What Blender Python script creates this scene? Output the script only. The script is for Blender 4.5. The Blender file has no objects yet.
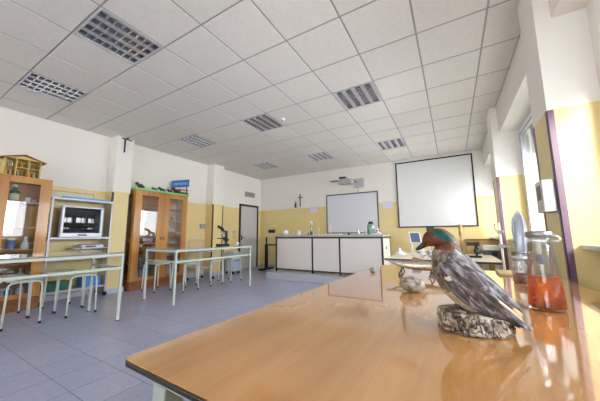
import bpy, bmesh, math, random
from math import sin, cos, pi, radians
from mathutils import Vector, Matrix
random.seed(7)
S = bpy.context.scene
COL = S.collection

# ------------------------------------------------------------------ camera, world, light
def setup_camera():
    f, yaw, pitch, roll = 260.1, .5268, .1327, -.007
    cy, sy, cp, sp = cos(yaw), sin(yaw), cos(pitch), sin(pitch)
    F = Vector((-sy*cp, cy*cp, sp)); r = Vector((cy, sy, 0)); u = r.cross(F)
    cr, sr = cos(roll), sin(roll)
    R = cr*r + sr*u; U = -sr*r + cr*u
    cam = bpy.data.cameras.new('camera'); o = bpy.data.objects.new('camera', cam); COL.objects.link(o)
    cam.sensor_fit = 'HORIZONTAL'; cam.sensor_width = 36; cam.lens = 36*f/600
    cam.clip_start = .05; cam.clip_end = 200
    M = Matrix((R, U, -F)).transposed().to_4x4(); M.translation = Vector((0, 0, 1.08))
    o.matrix_world = M
    S.camera = o
setup_camera()
S.view_settings.view_transform = 'Standard'; S.view_settings.look = 'None'
S.view_settings.gamma = 1; S.view_settings.use_curve_mapping = False
S.view_settings.exposure = 0.42
W = bpy.data.worlds.new('sky'); S.world = W; W.use_nodes = True
bg = W.node_tree.nodes['Background']; bg.inputs[0].default_value = (.88, .94, 1.0, 1); bg.inputs[1].default_value = 5.6
def area(name, loc, rot, sx, sy, power, color):
    l = bpy.data.lights.new(name, 'AREA'); l.shape = 'RECTANGLE'; l.size = sx; l.size_y = sy
    l.energy = power; l.color = color
    o = bpy.data.objects.new(name, l); COL.objects.link(o); o.location = loc; o.rotation_euler = rot
    return o
# daylight entering each window opening of the right wall
for nm, y0, y1, p in (('window_daylight', .3, 2.3, 90), ('window_daylight.001', 2.95, 4.95, 90), ('window_daylight.002', 5.5, 7.35, 80)):
    area(nm, (1.5, (y0+y1)/2 - .2, 2.0), (0, radians(80), radians(-8)), 1.6, y1-y0, p, (.95, .98, 1.0))
# low sun raking along the window wall, one shaft per window
for nm, y0, y1, p in (('sun_shaft', .3, 2.3, 24), ('sun_shaft.001', 2.95, 4.95, 15), ('sun_shaft.002', 5.5, 7.35, 22)):
    d = Vector((-.35, .85, -.30)).normalized(); c = Vector((1.15, (y0+y1)/2, 1.85)) - d*1.7
    o = area(nm, c, d.to_track_quat('-Z', 'Y').to_euler(), .95, 1.7, p, (1.0, .97, .9)); o.data.spread = radians(14)
H = 3.126

# ------------------------------------------------------------------ materials
def lin(c):
    return tuple(((v/255)/12.92 if v/255 <= .04045 else (((v/255)+.055)/1.055)**2.4) for v in c)
MATS = {}
def mat(name, rgb, rough=.5, metal=0, noise=0, nscale=8, stretch=None, bump=0, bscale=60, coat=0, spec=.5, rgb2=None, emit=0):
    if name in MATS: return MATS[name]
    m = bpy.data.materials.new(name); m.use_nodes = True; nt = m.node_tree; b = nt.nodes['Principled BSDF']
    c = lin(rgb); b.inputs['Base Color'].default_value = (*c, 1)
    b.inputs['Roughness'].default_value = rough; b.inputs['Metallic'].default_value = metal
    b.inputs['Specular IOR Level'].default_value = spec
    if coat: b.inputs['Coat Weight'].default_value = coat; b.inputs['Coat Roughness'].default_value = .06
    if emit: b.inputs['Emission Color'].default_value = (*c, 1); b.inputs['Emission Strength'].default_value = emit
    tc = None
    def coords(sc):
        nonlocal tc
        if tc is None: tc = nt.nodes.new('ShaderNodeTexCoord')
        mp = nt.nodes.new('ShaderNodeMapping'); nt.links.new(tc.outputs['Object'], mp.inputs[0])
        mp.inputs['Scale'].default_value = sc; return mp
    if noise or rgb2:
        mp = coords(stretch or (1, 1, 1)); n = nt.nodes.new('ShaderNodeTexNoise'); n.inputs['Scale'].default_value = nscale
        n.inputs['Detail'].default_value = 5; nt.links.new(mp.outputs[0], n.inputs[0])
        r = nt.nodes.new('ShaderNodeValToRGB'); nt.links.new(n.outputs[0], r.inputs[0])
        c2 = lin(rgb2) if rgb2 else tuple(v*(1+noise) for v in c); c1 = c if rgb2 else tuple(v*(1-noise) for v in c)
        r.color_ramp.elements[0].position = .35; r.color_ramp.elements[1].position = .65
        r.color_ramp.elements[0].color = (*c1, 1); r.color_ramp.elements[1].color = (*[min(1, v) for v in c2], 1)
        nt.links.new(r.outputs[0], b.inputs['Base Color'])
    if bump:
        mp = coords((1, 1, 1)); n = nt.nodes.new('ShaderNodeTexNoise'); n.inputs['Scale'].default_value = bscale
        nt.links.new(mp.outputs[0], n.inputs[0]); bp = nt.nodes.new('ShaderNodeBump'); bp.inputs['Strength'].default_value = bump
        bp.inputs['Distance'].default_value = .01
        nt.links.new(n.outputs[0], bp.inputs['Height']); nt.links.new(bp.outputs[0], b.inputs['Normal'])
    MATS[name] = m; return m

def glass(name, tint=(1, 1, 1), refl=.08, rough=.02, op=0, oprgb=(200, 210, 215)):
    """thin pane: see-through plus a mirror layer by fresnel; op adds a little body colour"""
    if name in MATS: return MATS[name]
    m = bpy.data.materials.new(name); m.use_nodes = True; nt = m.node_tree; nt.nodes.clear()
    out = nt.nodes.new('ShaderNodeOutputMaterial'); tr = nt.nodes.new('ShaderNodeBsdfTransparent'); tr.inputs[0].default_value = (*tint, 1)
    gl = nt.nodes.new('ShaderNodeBsdfGlossy'); gl.inputs['Roughness'].default_value = rough
    lw = nt.nodes.new('ShaderNodeLayerWeight'); lw.inputs[0].default_value = .35
    ma = nt.nodes.new('ShaderNodeMath'); ma.operation = 'MULTIPLY_ADD'; ma.inputs[1].default_value = .75; ma.inputs[2].default_value = refl
    ma.use_clamp = True
    nt.links.new(lw.outputs['Fresnel'], ma.inputs[0])
    base = tr
    if op:
        df = nt.nodes.new('ShaderNodeBsdfDiffuse'); df.inputs[0].default_value = (*lin(oprgb), 1)
        mx0 = nt.nodes.new('ShaderNodeMixShader'); mx0.inputs[0].default_value = op
        nt.links.new(tr.outputs[0], mx0.inputs[1]); nt.links.new(df.outputs[0], mx0.inputs[2]); base = mx0
    mx = nt.nodes.new('ShaderNodeMixShader'); nt.links.new(ma.outputs[0], mx.inputs[0])
    nt.links.new(base.outputs[0], mx.inputs[1]); nt.links.new(gl.outputs[0], mx.inputs[2]); nt.links.new(mx.outputs[0], out.inputs[0])
    MATS[name] = m; return m

def two_tone(name):
    """painted wall: white above, ochre dado below (a true paint line at 1.97 m)"""
    m = bpy.data.materials.new(name); m.use_nodes = True; nt = m.node_tree; b = nt.nodes['Principled BSDF']
    g = nt.nodes.new('ShaderNodeNewGeometry'); s = nt.nodes.new('ShaderNodeSeparateXYZ'); nt.links.new(g.outputs['Position'], s.inputs[0])
    c = nt.nodes.new('ShaderNodeMath'); c.operation = 'GREATER_THAN'; c.inputs[1].default_value = 1.975; nt.links.new(s.outputs['Z'], c.inputs[0])
    mx = nt.nodes.new('ShaderNodeMix'); mx.data_type = 'RGBA'; nt.links.new(c.outputs[0], mx.inputs[0])
    n = nt.nodes.new('ShaderNodeTexNoise'); n.inputs['Scale'].default_value = 3.0; n.inputs['Detail'].default_value = 6; nt.links.new(g.outputs['Position'], n.inputs[0])
    r = nt.nodes.new('ShaderNodeValToRGB'); nt.links.new(n.outputs[0], r.inputs[0])
    r.color_ramp.elements[0].color = (*lin((228, 205, 140)), 1); r.color_ramp.elements[1].color = (*lin((237, 216, 158)), 1)
    nt.links.new(r.outputs[0], mx.inputs[6]); mx.inputs[7].default_value = (*lin((238, 233, 225)), 1)
    nt.links.new(mx.outputs[2], b.inputs['Base Color'])
    r2 = nt.nodes.new('ShaderNodeMapRange'); r2.inputs[3].default_value = .38; r2.inputs[4].default_value = .8
    nt.links.new(c.outputs[0], r2.inputs[0]); nt.links.new(r2.outputs[0], b.inputs['Roughness'])
    return m

def floor_mat():
    m = bpy.data.materials.new('floor_tiles'); m.use_nodes = True; nt = m.node_tree; b = nt.nodes['Principled BSDF']
    g = nt.nodes.new('ShaderNodeNewGeometry'); mp = nt.nodes.new('ShaderNodeMapping'); nt.links.new(g.outputs['Position'], mp.inputs[0])
    mp.inputs['Location'].default_value = (.1, .09, 0)
    br = nt.nodes.new('ShaderNodeTexBrick'); br.offset = 0; br.squash = 1; br.inputs['Scale'].default_value = 1
    br.inputs['Brick Width'].default_value = .33; br.inputs['Row Height'].default_value = .33; br.inputs['Mortar Size'].default_value = .0035
    br.inputs['Mortar Smooth'].default_value = .3
    br.inputs['Color1'].default_value = (*lin((172, 177, 204)), 1); br.inputs['Color2'].default_value = (*lin((164, 169, 198)), 1)
    br.inputs['Mortar'].default_value = (*lin((118, 120, 138)), 1)
    nt.links.new(mp.outputs[0], br.inputs[0])
    n = nt.nodes.new('ShaderNodeTexNoise'); n.inputs['Scale'].default_value = 25; n.inputs['Detail'].default_value = 8; nt.links.new(g.outputs['Position'], n.inputs[0])
    mx = nt.nodes.new('ShaderNodeMix'); mx.data_type = 'RGBA'; mx.blend_type = 'OVERLAY'; mx.inputs[0].default_value = .25
    nt.links.new(br.outputs[0], mx.inputs[6]); nt.links.new(n.outputs[0], mx.inputs[7]); nt.links.new(mx.outputs[2], b.inputs['Base Color'])
    b.inputs['Roughness'].default_value = .28
    return m

WALL = two_tone('painted_wall'); FLOOR = floor_mat()
WHITE = mat('white_plaster', (226, 224, 219), .8, bump=.1)
TILE = mat('ceiling_tile', (226, 221, 214), .9, noise=.03, nscale=30, bump=.2, bscale=150)
TBAR = mat('ceiling_bar', (160, 159, 156), .55)
GUARD = mat('corner_guard', (118, 88, 112), .35)
DGUARD = mat('dark_corner_guard', (78, 48, 34), .45)
PVC = mat('white_pvc', (228, 230, 236), .35)
OAK = mat('honey_oak', (202, 142, 64), .32, rgb2=(170, 108, 40), nscale=6, stretch=(1, 1, .12), coat=.3)
OAKD = mat('brown_oak', (150, 92, 44), .45, rgb2=(122, 72, 34), nscale=6, stretch=(1, .3, 1))
CREAM = mat('cream_metal', (222, 226, 216), .3)
GREYTOP = mat('grey_tabletop', (150, 146, 138), .06, coat=1)
CREAM2 = mat('table_frame', (196, 204, 196), .3)
BLACK = mat('black_plastic', (22, 22, 26), .4)
DARK = mat('dark_metal', (42, 44, 50), .35, .4)
STEEL = mat('brushed_steel', (170, 174, 180), .28, .9)
CHROME = mat('bright_chrome', (225, 228, 232), .1, 1)
ALU = mat('satin_aluminium', (190, 190, 192), .22, 1)
GLASS = glass('clear_glass'); PANE = glass('cabinet_glass', refl=.05)
WGLASS = glass('window_glass', refl=.04)
LABG = glass('lab_glass', (.97, .985, .99), refl=.07, op=.08, oprgb=(215, 225, 235))
RUB = mat('black_rubber', (28, 28, 32), .7)
PAPER = mat('white_paper', (228, 228, 232), .7)

# ------------------------------------------------------------------ mesh builder
class MB:
    def __init__(s, off=(0, 0, 0)): s.b = bmesh.new(); s.o = Vector(off); s.mi = 0
    def P(s, p): return Vector(p) - s.o
    def face(s, vs, sm=False):
        try: f = s.b.faces.new(vs)
        except ValueError: return None
        f.smooth = sm; f.material_index = s.mi; return f
    def box(s, x0, x1, y0, y1, z0, z1, rz=0):
        c = [(x, y, z) for z in (z0, z1) for y in (y0, y1) for x in (x0, x1)]
        if rz:
            m = Vector(((x0+x1)/2, (y0+y1)/2, 0)); R = Matrix.Rotation(rz, 3, 'Z'); c = [R @ (Vector(p)-m)+m for p in c]
        v = [s.b.verts.new(s.P(p)) for p in c]
        for f in ((0, 2, 3, 1), (4, 5, 7, 6), (0, 1, 5, 4), (1, 3, 7, 5), (3, 2, 6, 7), (2, 0, 4, 6)): s.face([v[i] for i in f])
        return s
    def quad(s, *ps): s.face([s.b.verts.new(s.P(p)) for p in ps]); return s
    def prism(s, poly, axis, a, b, sm=False):
        def pt(u, v, w): return {'x': (w, u, v), 'y': (u, w, v), 'z': (u, v, w)}[axis]
        A = [s.b.verts.new(s.P(pt(u, v, a))) for u, v in poly]; B = [s.b.verts.new(s.P(pt(u, v, b))) for u, v in poly]
        n = len(poly); s.face(A[::-1]); s.face(B)
        for i in range(n): s.face([A[i], A[(i+1) % n], B[(i+1) % n], B[i]], sm)
        return s
    def tube(s, pts, r, n=10, cap=True, closed=False):
        pts = [Vector(p) for p in pts]; rs = r if isinstance(r, (list, tuple)) else [r]*len(pts)
        rings = []; prev = None
        for i, p in enumerate(pts):
            if closed: t = (pts[(i+1) % len(pts)]-pts[i-1]).normalized()
            else:
                t = (pts[min(i+1, len(pts)-1)]-pts[max(i-1, 0)]).normalized()
            if prev is None: a = t.orthogonal().normalized()
            else: a = (prev - t*prev.dot(t)).normalized()
            prev = a; bb = t.cross(a)
            rings.append([s.b.verts.new(s.P(p+rs[i]*(cos(2*pi*k/n)*a+sin(2*pi*k/n)*bb))) for k in range(n)])
        for i in range(len(rings)-1+(1 if closed else 0)):
            A, B = rings[i], rings[(i+1) % len(rings)]
            for k in range(n): s.face([A[k], A[(k+1) % n], B[(k+1) % n], B[k]], True)
        if cap and not closed: s.face(rings[0][::-1]); s.face(rings[-1])
        return s
    def lathe(s, prof, c=(0, 0, 0), n=24, sx=1, sy=1, axis='z'):
        c = Vector(c); rings = []
        for r, h in prof:
            if r <= 1e-6:
                p = Vector((0, 0, h)); rings.append([s.b.verts.new(s.P(c+s.ax(p, axis)))]); continue
            rings.append([s.b.verts.new(s.P(c+s.ax(Vector((r*cos(2*pi*k/n)*sx, r*sin(2*pi*k/n)*sy, h)), axis))) for k in range(n)])
        for A, B in zip(rings, rings[1:]):
            for k in range(n):
                k2 = (k+1) % n
                if len(A) == 1 and len(B) == 1: break
                if len(A) == 1: s.face([A[0], B[k2], B[k]], True)
                elif len(B) == 1: s.face([A[k], A[k2], B[0]], True)
                else: s.face([A[k], A[k2], B[k2], B[k]], True)
        return s
    @staticmethod
    def ax(p, axis):
        return p if axis == 'z' else (Vector((p.z, p.x, p.y)) if axis == 'x' else Vector((p.y, p.z, p.x)))
    def loft(s, secs, n=28, up=(0, 1, 0), colf=None):
        """secs: (centre, radius in the side plane, radius across); up = the across direction"""
        up = Vector(up); C = [Vector(q[0]) for q in secs]; rings = []
        for i, q in enumerate(secs):
            t = (C[min(i+1, len(C)-1)]-C[max(i-1, 0)]).normalized(); a = up; bb = t.cross(a).normalized()
            rings.append([s.b.verts.new(s.P(C[i]+q[1]*cos(2*pi*k/n)*bb+q[2]*sin(2*pi*k/n)*a)) for k in range(n)])
        for i in range(len(rings)-1):
            for k in range(n):
                A, B = rings[i], rings[i+1]; f = s.face([A[k], A[(k+1) % n], B[(k+1) % n], B[k]], True)
                if f and colf: f.material_index = colf(f.calc_center_median()+s.o)
        s.face(rings[0][::-1]); s.face(rings[-1]); return s
    def blob(s, c, rx, ry, rz, n=16, m=10, jit=0, seed=1):
        rnd = random.Random(seed); c = Vector(c); ph = [rnd.uniform(0, 6) for _ in range(6)]; rings = []
        for i in range(m+1):
            th = pi*i/m; ring = []
            for k in range(n if 0 < i < m else 1):
                a = 2*pi*k/n
                j = 1+jit*(sin(3*a+ph[0]+2*th)+sin(5*a+ph[1]-3*th)+sin(2*a+4*th+ph[2]))/2
                ring.append(s.b.verts.new(s.P(c+Vector((rx*sin(th)*cos(a)*j, ry*sin(th)*sin(a)*j, rz*cos(th)*j)))))
            rings.append(ring)
        for A, B in zip(rings, rings[1:]):
            for k in range(n):
                k2 = (k+1) % n
                if len(A) == 1: s.face([A[0], B[k], B[k2]], True)
                elif len(B) == 1: s.face([A[k], B[0], A[k2]], True)
                else: s.face([A[k], B[k], B[k2], A[k2]], True)
        return s
    def build(s, name, m, parent=None, bevel=0, seg=2, subsurf=0):
        bmesh.ops.recalc_face_normals(s.b, faces=s.b.faces)
        me = bpy.data.meshes.new(name); s.b.to_mesh(me); s.b.free()
        for x in (m if isinstance(m, (list, tuple)) else [m]): me.materials.append(x)
        o = bpy.data.objects.new(name, me); COL.objects.link(o)
        if parent: o.parent = parent
        else: o.location = s.o
        if bevel:
            d = o.modifiers.new('bevel', 'BEVEL'); d.width = bevel; d.segments = seg; d.limit_method = 'ANGLE'; d.angle_limit = radians(40)
        if subsurf:
            d = o.modifiers.new('sub', 'SUBSURF'); d.levels = subsurf; d.render_levels = subsurf
        return o

def thing(name, label, cat, loc=(0, 0, 0), rz=0, group=None):
    o = bpy.data.objects.new(name, None); COL.objects.link(o); o.location = loc; o.rotation_euler = (0, 0, rz)
    o.empty_display_size = .1
    o['label'] = label; o['category'] = cat
    if group: o['group'] = group
    return o
def tag(o, label, cat, group=None):
    o['label'] = label; o['category'] = cat
    if group: o['group'] = group
    return o
def struct(o): o['kind'] = 'structure'; return o
def copy_thing(root, loc, rz=None, label=None, group=None):
    r = root.copy(); COL.objects.link(r); r.location = loc
    if rz is not None: r.rotation_euler = (0, 0, rz)
    if label: r['label'] = label
    if group: r['group'] = group
    for ch in list(root.children):
        c = ch.copy(); COL.objects.link(c); c.parent = r
        for g in list(ch.children):
            d = g.copy(); COL.objects.link(d); d.parent = c
    return r

# ================================================================== SETTING
XL, YB, XR, YN = -6.02, 7.47, .94, -4.6
struct(MB().box(XL-.2, 1.3, YN, YB+.2, -.1, 0).build('floor', FLOOR))
struct(MB().box(XL-.2, XL, YN, YB+.2, 0, H+.3).build('wall_left', WALL))
struct(MB().box(XL, 1.3, YB, YB+.2, 0, H+.3).build('wall_back', WALL))
struct(MB().box(XL, 1.3, YN-.2, YN, 0, 1.0).box(XL, 1.3, YN-.2, YN, 2.7, H+.3).box(XL, -5.6, YN-.2, YN, 1.0, 2.7).box(.3, 1.3, YN-.2, YN, 1.0, 2.7).box(-2.9, -2.4, YN-.2, YN, 1.0, 2.7).build('wall_front', WALL))  # openings in this unseen rear wall are added to let in frontal fill light
struct(MB((XL, 2.52, 0)).box(XL, -5.74, 2.52, 2.845, 0, H).build('wall_left_pillar', WALL))
struct(MB((XL, 5.03, 0)).box(XL, -5.74, 5.03, 5.40, 0, H).build('wall_left_pillar', WALL))
# right wall: parapet below the sills, piers, beam above the window heads
b = MB()
b.box(XR, 1.3, YN, YB, 0, .98)
b.box(XR, 1.3, YN, .27, .98, H+.3)
b.box(XR, 1.3, 2.47, 2.85, .98, H+.3); b.box(XR, 1.3, 5.05, 5.43, .98, H+.3)
b.box(XR, 1.3, 2.36, 2.47, .98, H+.3)
b.box(.755, 1.3, YN, 2.47, 2.68, H+.3); b.box(.755, 1.3, 2.85, 5.05, 2.68, H+.3); b.box(.755, 1.3, 5.43, YB, 2.68, H+.3)
struct(b.build('wall_right', WALL))
struct(MB().box(.66, XR, 2.47, 2.85, 0, H).build('wall_right_pillar', WALL))
struct(MB().box(.66, XR, 5.05, 5.43, 0, H).build('wall_right_pillar', WALL))
k = 0
for (x, y) in ((.66, 2.47), (.66, 5.05)):
    k += 1
    g = MB(); t = .004
    g.box(x-t, x, y-t, y+.035, .1, 1.97); g.box(x-t, x+.035, y-t, y, .1, 1.97)
    g.box(x-t, x, y+.38-.035, y+.38+t, .1, 1.97)
    struct(g.build('trim_%d' % k, GUARD))
for (x, y, y2) in ((-5.74, 2.52, 2.845), (-5.74, 5.03, 5.40)):
    k += 1
    g = MB(); t = .004
    for yy, s_ in ((y, 1), (y2, -1)):
        a, c = sorted((yy-s_*t, yy+s_*.025)); g.box(x, x+t, a, c, .1, 1.95)
        a, c = sorted((yy-s_*t, yy)); g.box(x-.025, x+t, a, c, .1, 1.95)
    struct(g.build('trim_%d' % k, DGUARD))
BASE = mat('baseboard_grey', (186, 188, 202), .4)
struct(MB().box(XL, XL+.012, YN, 2.52, 0, .09).box(XL, XL+.012, 2.845, 5.03, 0, .09).box(XL, XL+.012, 5.40, 6.32, 0, .09)
       .box(XL, -5.728, 2.508, 2.52, 0, .09).box(-5.74, -5.728, 2.508, 2.857, 0, .09).box(-5.74, -5.728, 5.018, 5.412, 0, .09).box(XL, -5.728, 5.018, 5.03, 0, .09)
       .build('baseboard_left', BASE))
struct(MB().box(XL+.02, XR, YB-.012, YB, 0, .09).build('baseboard_back', BASE))

# suspended ceiling: 60 cm tiles, openings where the lights sit
PX, PY = .4218, 2.1024
LIGHTS = [(-6, -2), (-9, -2), (-3, 2), (-6, 2), (-9, 2), (-3, 6), (-6, 6), (-9, 6)]
c = MB()
for i in range(-11, 2):
    for j in range(-12, 10):
        if (i, j) in LIGHTS: continue
        x0, x1 = PX+.6*i, PX+.6*i+.6; y0, y1 = PY+.6*j, PY+.6*j+.6
        x0, x1, y0, y1 = max(x0, XL), min(x1, .755), max(y0, YN), min(y1, YB)
        if x1-x0 < .01 or y1-y0 < .01: continue
        e = .009
        c.box(x0+e, x1-e, y0+e, y1-e, H-.004, H+.02)
struct(c.build('ceiling', TILE, bevel=.003, seg=1))
c = MB()
for i in range(-10, 1): c.box(PX+.6*i-.012, PX+.6*i+.012, YN, YB, H+.001, H+.03)
for j in range(-11, 9): c.box(XL, .755, PY+.6*j-.012, PY+.6*j+.012, H+.0012, H+.032)
struct(c.build('ceiling_bars', TBAR))
struct(MB().box(XL-.2, 1.3, YN, YB+.2, H+.3, H+.35).build('ceiling_slab', WHITE))

# windows in the right wall
def window(n, y0, y1, leaves, handle=True):
    X0, X1, z0, z1 = 1.0, 1.07, .98, 2.68
    fr = MB((1.0, y0, z0)); w = .06
    fr.box(X0, X1, y0, y1, z0, z0+w).box(X0, X1, y0, y1, z1-w, z1).box(X0, X1, y0, y0+w, z0+w, z1-w).box(X0, X1, y1-w, y1, z0+w, z1-w)
    o = struct(fr.build('window_%d' % n, PVC, bevel=.006))
    ys = [y0+w+(y1-y0-2*w)*i/leaves for i in range(leaves+1)]
    for a, c_ in zip(ys, ys[1:]):
        s_ = MB((1.0, y0, z0)); v = .07; a += .004; c_ -= .004; za, zb = z0+w+.004, z1-w-.004
        xa, xb = .975, 1.03
        s_.box(xa, xb, a, c_, za, za+v).box(xa, xb, a, c_, zb-v, zb).box(xa, xb, a, a+v, za+v, zb-v).box(xa, xb, c_-v, c_, za+v, zb-v)
        sash = s_.build('sash', PVC, o, bevel=.008)
        MB((1.0, y0, z0)).box(.998, 1.004, a+v, c_-v, za+v, zb-v).build('pane', WGLASS, o)
        gk = MB((1.0, y0, z0)); gg = .012
        gk.box(.973, .9745, a+v-gg, a+v, za+v, zb-v).box(.973, .9745, c_-v, c_-v+gg, za+v, zb-v).box(.973, .9745, a+v-gg, c_-v+gg, za+v-gg, za+v).box(.973, .9745, a+v-gg, c_-v+gg, zb-v, zb-v+gg)
        gk.box(.973, .9745, a-.004, a+.004, za, zb).build('gasket', mat('gasket_grey', (96, 98, 108), .5), sash)
    rs = MB((1.0, y0, z0)); k_ = 0
    while 2.25+.055*k_ < z1:
        za = 2.25+.055*k_; rs.prism([(1.12, za), (1.132, za+.003), (1.136, za+.027), (1.132, za+.051), (1.12, za+.0545)], 'y', y0+.01, y1-.01); k_ += 1
    rs.build('roller_shutter', mat('shutter_grey', (176, 180, 182), .5), o)
    if handle:
        hy = ys[-2] + .035
        h = MB((1.0, y0, z0)); h.box(.962, .975, hy-.014, hy+.014, 1.66, 1.74); h.tube([(.955, hy, 1.70), (.945, hy, 1.66), (.945, hy, 1.58)], .008)
        h.build('window_handle', DARK, o)
    return o
window(1, 2.86, 5.04, 2); window(2, 5.44, 7.46, 2); window(3, .28, 2.35, 2)
for n, (y0, y1) in enumerate(((.275, 2.465), (2.86, 5.045), (5.435, 7.46))):
    struct(MB().box(.732, .995, y0, y1, .972, 1.004).build('window_sill', mat('sill_marble', (214, 214, 214), .3, noise=.05), bevel=.004))

# door on the left wall
DY0, DY1, DZ = 6.36, 7.32, 2.13
d = MB((XL, DY0, 0)); d.box(XL, XL+.03, DY0, DY0+.07, 0, DZ).box(XL, XL+.03, DY1-.07, DY1, 0, DZ).box(XL, XL+.03, DY0, DY1, DZ-.07, DZ)
door = struct(d.build('door_1', mat('dark_brown_frame', (58, 36, 28), .4), bevel=.004))
MB((XL, DY0, 0)).box(XL+.002, XL+.016, DY0+.07, DY1-.07, .005, DZ-.07).build('door_panel', mat('door_grey', (200, 198, 198), .4), door)
MB((XL, DY0, 0)).tube([(XL+.016, 6.49, 1.02), (XL+.05, 6.49, 1.02), (XL+.05, 6.60, 1.02)], .009).box(XL+.016, XL+.021, 6.47, 6.51, .93, 1.1).build('door_handle', DARK, door)

# raised platform
PF = mat('platform_front', (206, 208, 222), .3); 
struct(MB().box(-4.16, .2, 5.42, YB-.013, 0, .16).build('platform', [mat('platform_grey', (190, 192, 208), .3)], bevel=.006))

# ================================================================== CEILING FITTINGS
def make_light():
    r = thing('ceiling_light', 'x', 'ceiling light', (0, 0, H))
    f = MB(); a, w = .293, .018
    f.box(-a, a, -a, -a+w, -.006, .012).box(-a, a, a-w, a, -.006, .012).box(-a, -a+w, -a+w, a-w, -.006, .012).box(a-w, a, -a+w, a-w, -.006, .012)
    f.build('frame', mat('light_frame', (196, 198, 202), .4), r)
    t = MB(); a2 = .275
    t.box(-a2, a2, -a2, a2, .085, .09)
    for s_ in (-1, 1): t.box(*sorted((s_*a2, s_*(a2+.004))), -a2, a2, .0, .09); t.box(-a2, a2, *sorted((s_*a2, s_*(a2+.004))), .0, .09)
    t.build('reflector_tray', mat('tray_grey', (140, 143, 158), .3, .6), r)
    # four parabolic troughs: V ridges between them, cross blades inside
    rd = MB()
    for i in range(5):
        x = -a2+i*(2*a2/4)
        rd.prism([(max(-a2, x-.028), .0), (min(a2, x+.028), .0), (min(a2, x+.006), .06), (max(-a2, x-.006), .06)], 'y', -a2, a2)
    rd.build('louvre_ridges', mat('louvre_grey', (224, 226, 236), .3, .75), r)
    for i in range(4):
        bl = MB(); x = -a2+(i+.5)*(2*a2/4)
        for j in range(1, 8):
            y = -a2+j*(2*a2/8)
            bl.prism([(y-.009, .0), (y+.009, .0), (y+.003, .045), (y-.003, .045)], 'x', x-.042, x+.042)
        bl.build('cross_blades', mat('blade_mirror', (226, 226, 232), .2, .7), r)
    for i in range(4):
        x = -a2+(i+.5)*(2*a2/4)
        MB().tube([(x, -.26, .068), (x, .26, .068)], .010, 10).build('fluorescent_tube', mat('lamp_tube', (210, 212, 215), .3), r)
    return r
LL = ['unlit louvred ceiling light at top left, largest in the picture, with mirror cells',
      'unlit bluish louvred ceiling light nearest the left edge of the picture',
      'large louvred ceiling light right of the picture centre, nearer than the one above the screen',
      'louvred ceiling light in the middle of the ceiling beside the smoke detector',
      'small louvred ceiling light near left wall above the green-topped cabinet',
      'louvred ceiling light close to the back wall, above the projector screen',
      'louvred ceiling light near back wall, above the whiteboard projector',
      'louvred ceiling light in the far left back corner of the ceiling']
L0 = make_light()
for q, ((i, j), lb) in enumerate(zip(LIGHTS, LL)):
    loc = (PX+.6*i+.3, PY+.6*j+.3, H)
    if q == 0: L0.location = loc; L0['label'] = lb; L0['group'] = 'louvred lights in the ceiling'
    else: copy_thing(L0, loc, None, lb, 'louvred lights in the ceiling')
sd = thing('smoke_detector', 'small round white smoke detector on the ceiling next to a light', 'smoke detector', (-2.46, 3.62, H-.004))
MB().lathe([(0, 0), (.055, 0), (.055, -.012), (.045, -.03), (0, -.03)]).build('housing', PVC, sd)
MB().lathe([(.018, -.03), (.018, -.042), (0, -.045)], n=12).build('sensor', mat('sensor_grey', (150, 150, 150), .4), sd)

# ================================================================== FOREGROUND BENCH
BT = .80
RZ = radians(-1.8)
bench = thing('laboratory_bench', 'large glossy wooden-topped bench in the foreground carrying the stuffed duck', 'workbench', (-.684, .352, 0), RZ)
BW, BL = 1.215, 2.18
def wood_top():
    m = bpy.data.materials.new('varnished_beech'); m.use_nodes = True; nt = m.node_tree; b = nt.nodes['Principled BSDF']
    tc = nt.nodes.new('ShaderNodeTexCoord'); mp = nt.nodes.new('ShaderNodeMapping'); mp.inputs['Scale'].default_value = (7, .55, 1)
    nt.links.new(tc.outputs['Object'], mp.inputs[0])
    n = nt.nodes.new('ShaderNodeTexNoise'); n.inputs['Scale'].default_value = 2.2; n.inputs['Detail'].default_value = 8; n.inputs['Distortion'].default_value = .6
    nt.links.new(mp.outputs[0], n.inputs[0])
    r = nt.nodes.new('ShaderNodeValToRGB'); nt.links.new(n.outputs[0], r.inputs[0])
    e = r.color_ramp.elements; e[0].position = .3; e[0].color = (*lin((176, 124, 70)), 1); e[1].position = .7; e[1].color = (*lin((190, 140, 84)), 1)
    n2 = nt.nodes.new('ShaderNodeTexNoise'); n2.inputs['Scale'].default_value = 3; nt.links.new(tc.outputs['Object'], n2.inputs[0])
    mp3 = nt.nodes.new('ShaderNodeMapping'); mp3.inputs['Scale'].default_value = (120, 6, 1); nt.links.new(tc.outputs['Object'], mp3.inputs[0])
    n3 = nt.nodes.new('ShaderNodeTexNoise'); n3.inputs['Scale'].default_value = 1.5; nt.links.new(mp3.outputs[0], n3.inputs[0])
    mx = nt.nodes.new('ShaderNodeMix'); mx.data_type = 'RGBA'; mx.blend_type = 'OVERLAY'; mx.inputs[0].default_value = .3
    nt.links.new(r.outputs[0], mx.inputs[6]); nt.links.new(n2.outputs[0], mx.inputs[7])
    mx2 = nt.nodes.new('ShaderNodeMix'); mx2.data_type = 'RGBA'; mx2.blend_type = 'OVERLAY'; mx2.inputs[0].default_value = .12
    nt.links.new(mx.outputs[2], mx2.inputs[6]); nt.links.new(n3.outputs[0], mx2.inputs[7])
    nt.links.new(mx2.outputs[2], b.inputs['Base Color'])
    b.inputs['Roughness'].default_value = .09; b.inputs['Specular IOR Level'].default_value = .7
    b.inputs['Coat Weight'].default_value = .8; b.inputs['Coat Roughness'].default_value = .015
    return m
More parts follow.
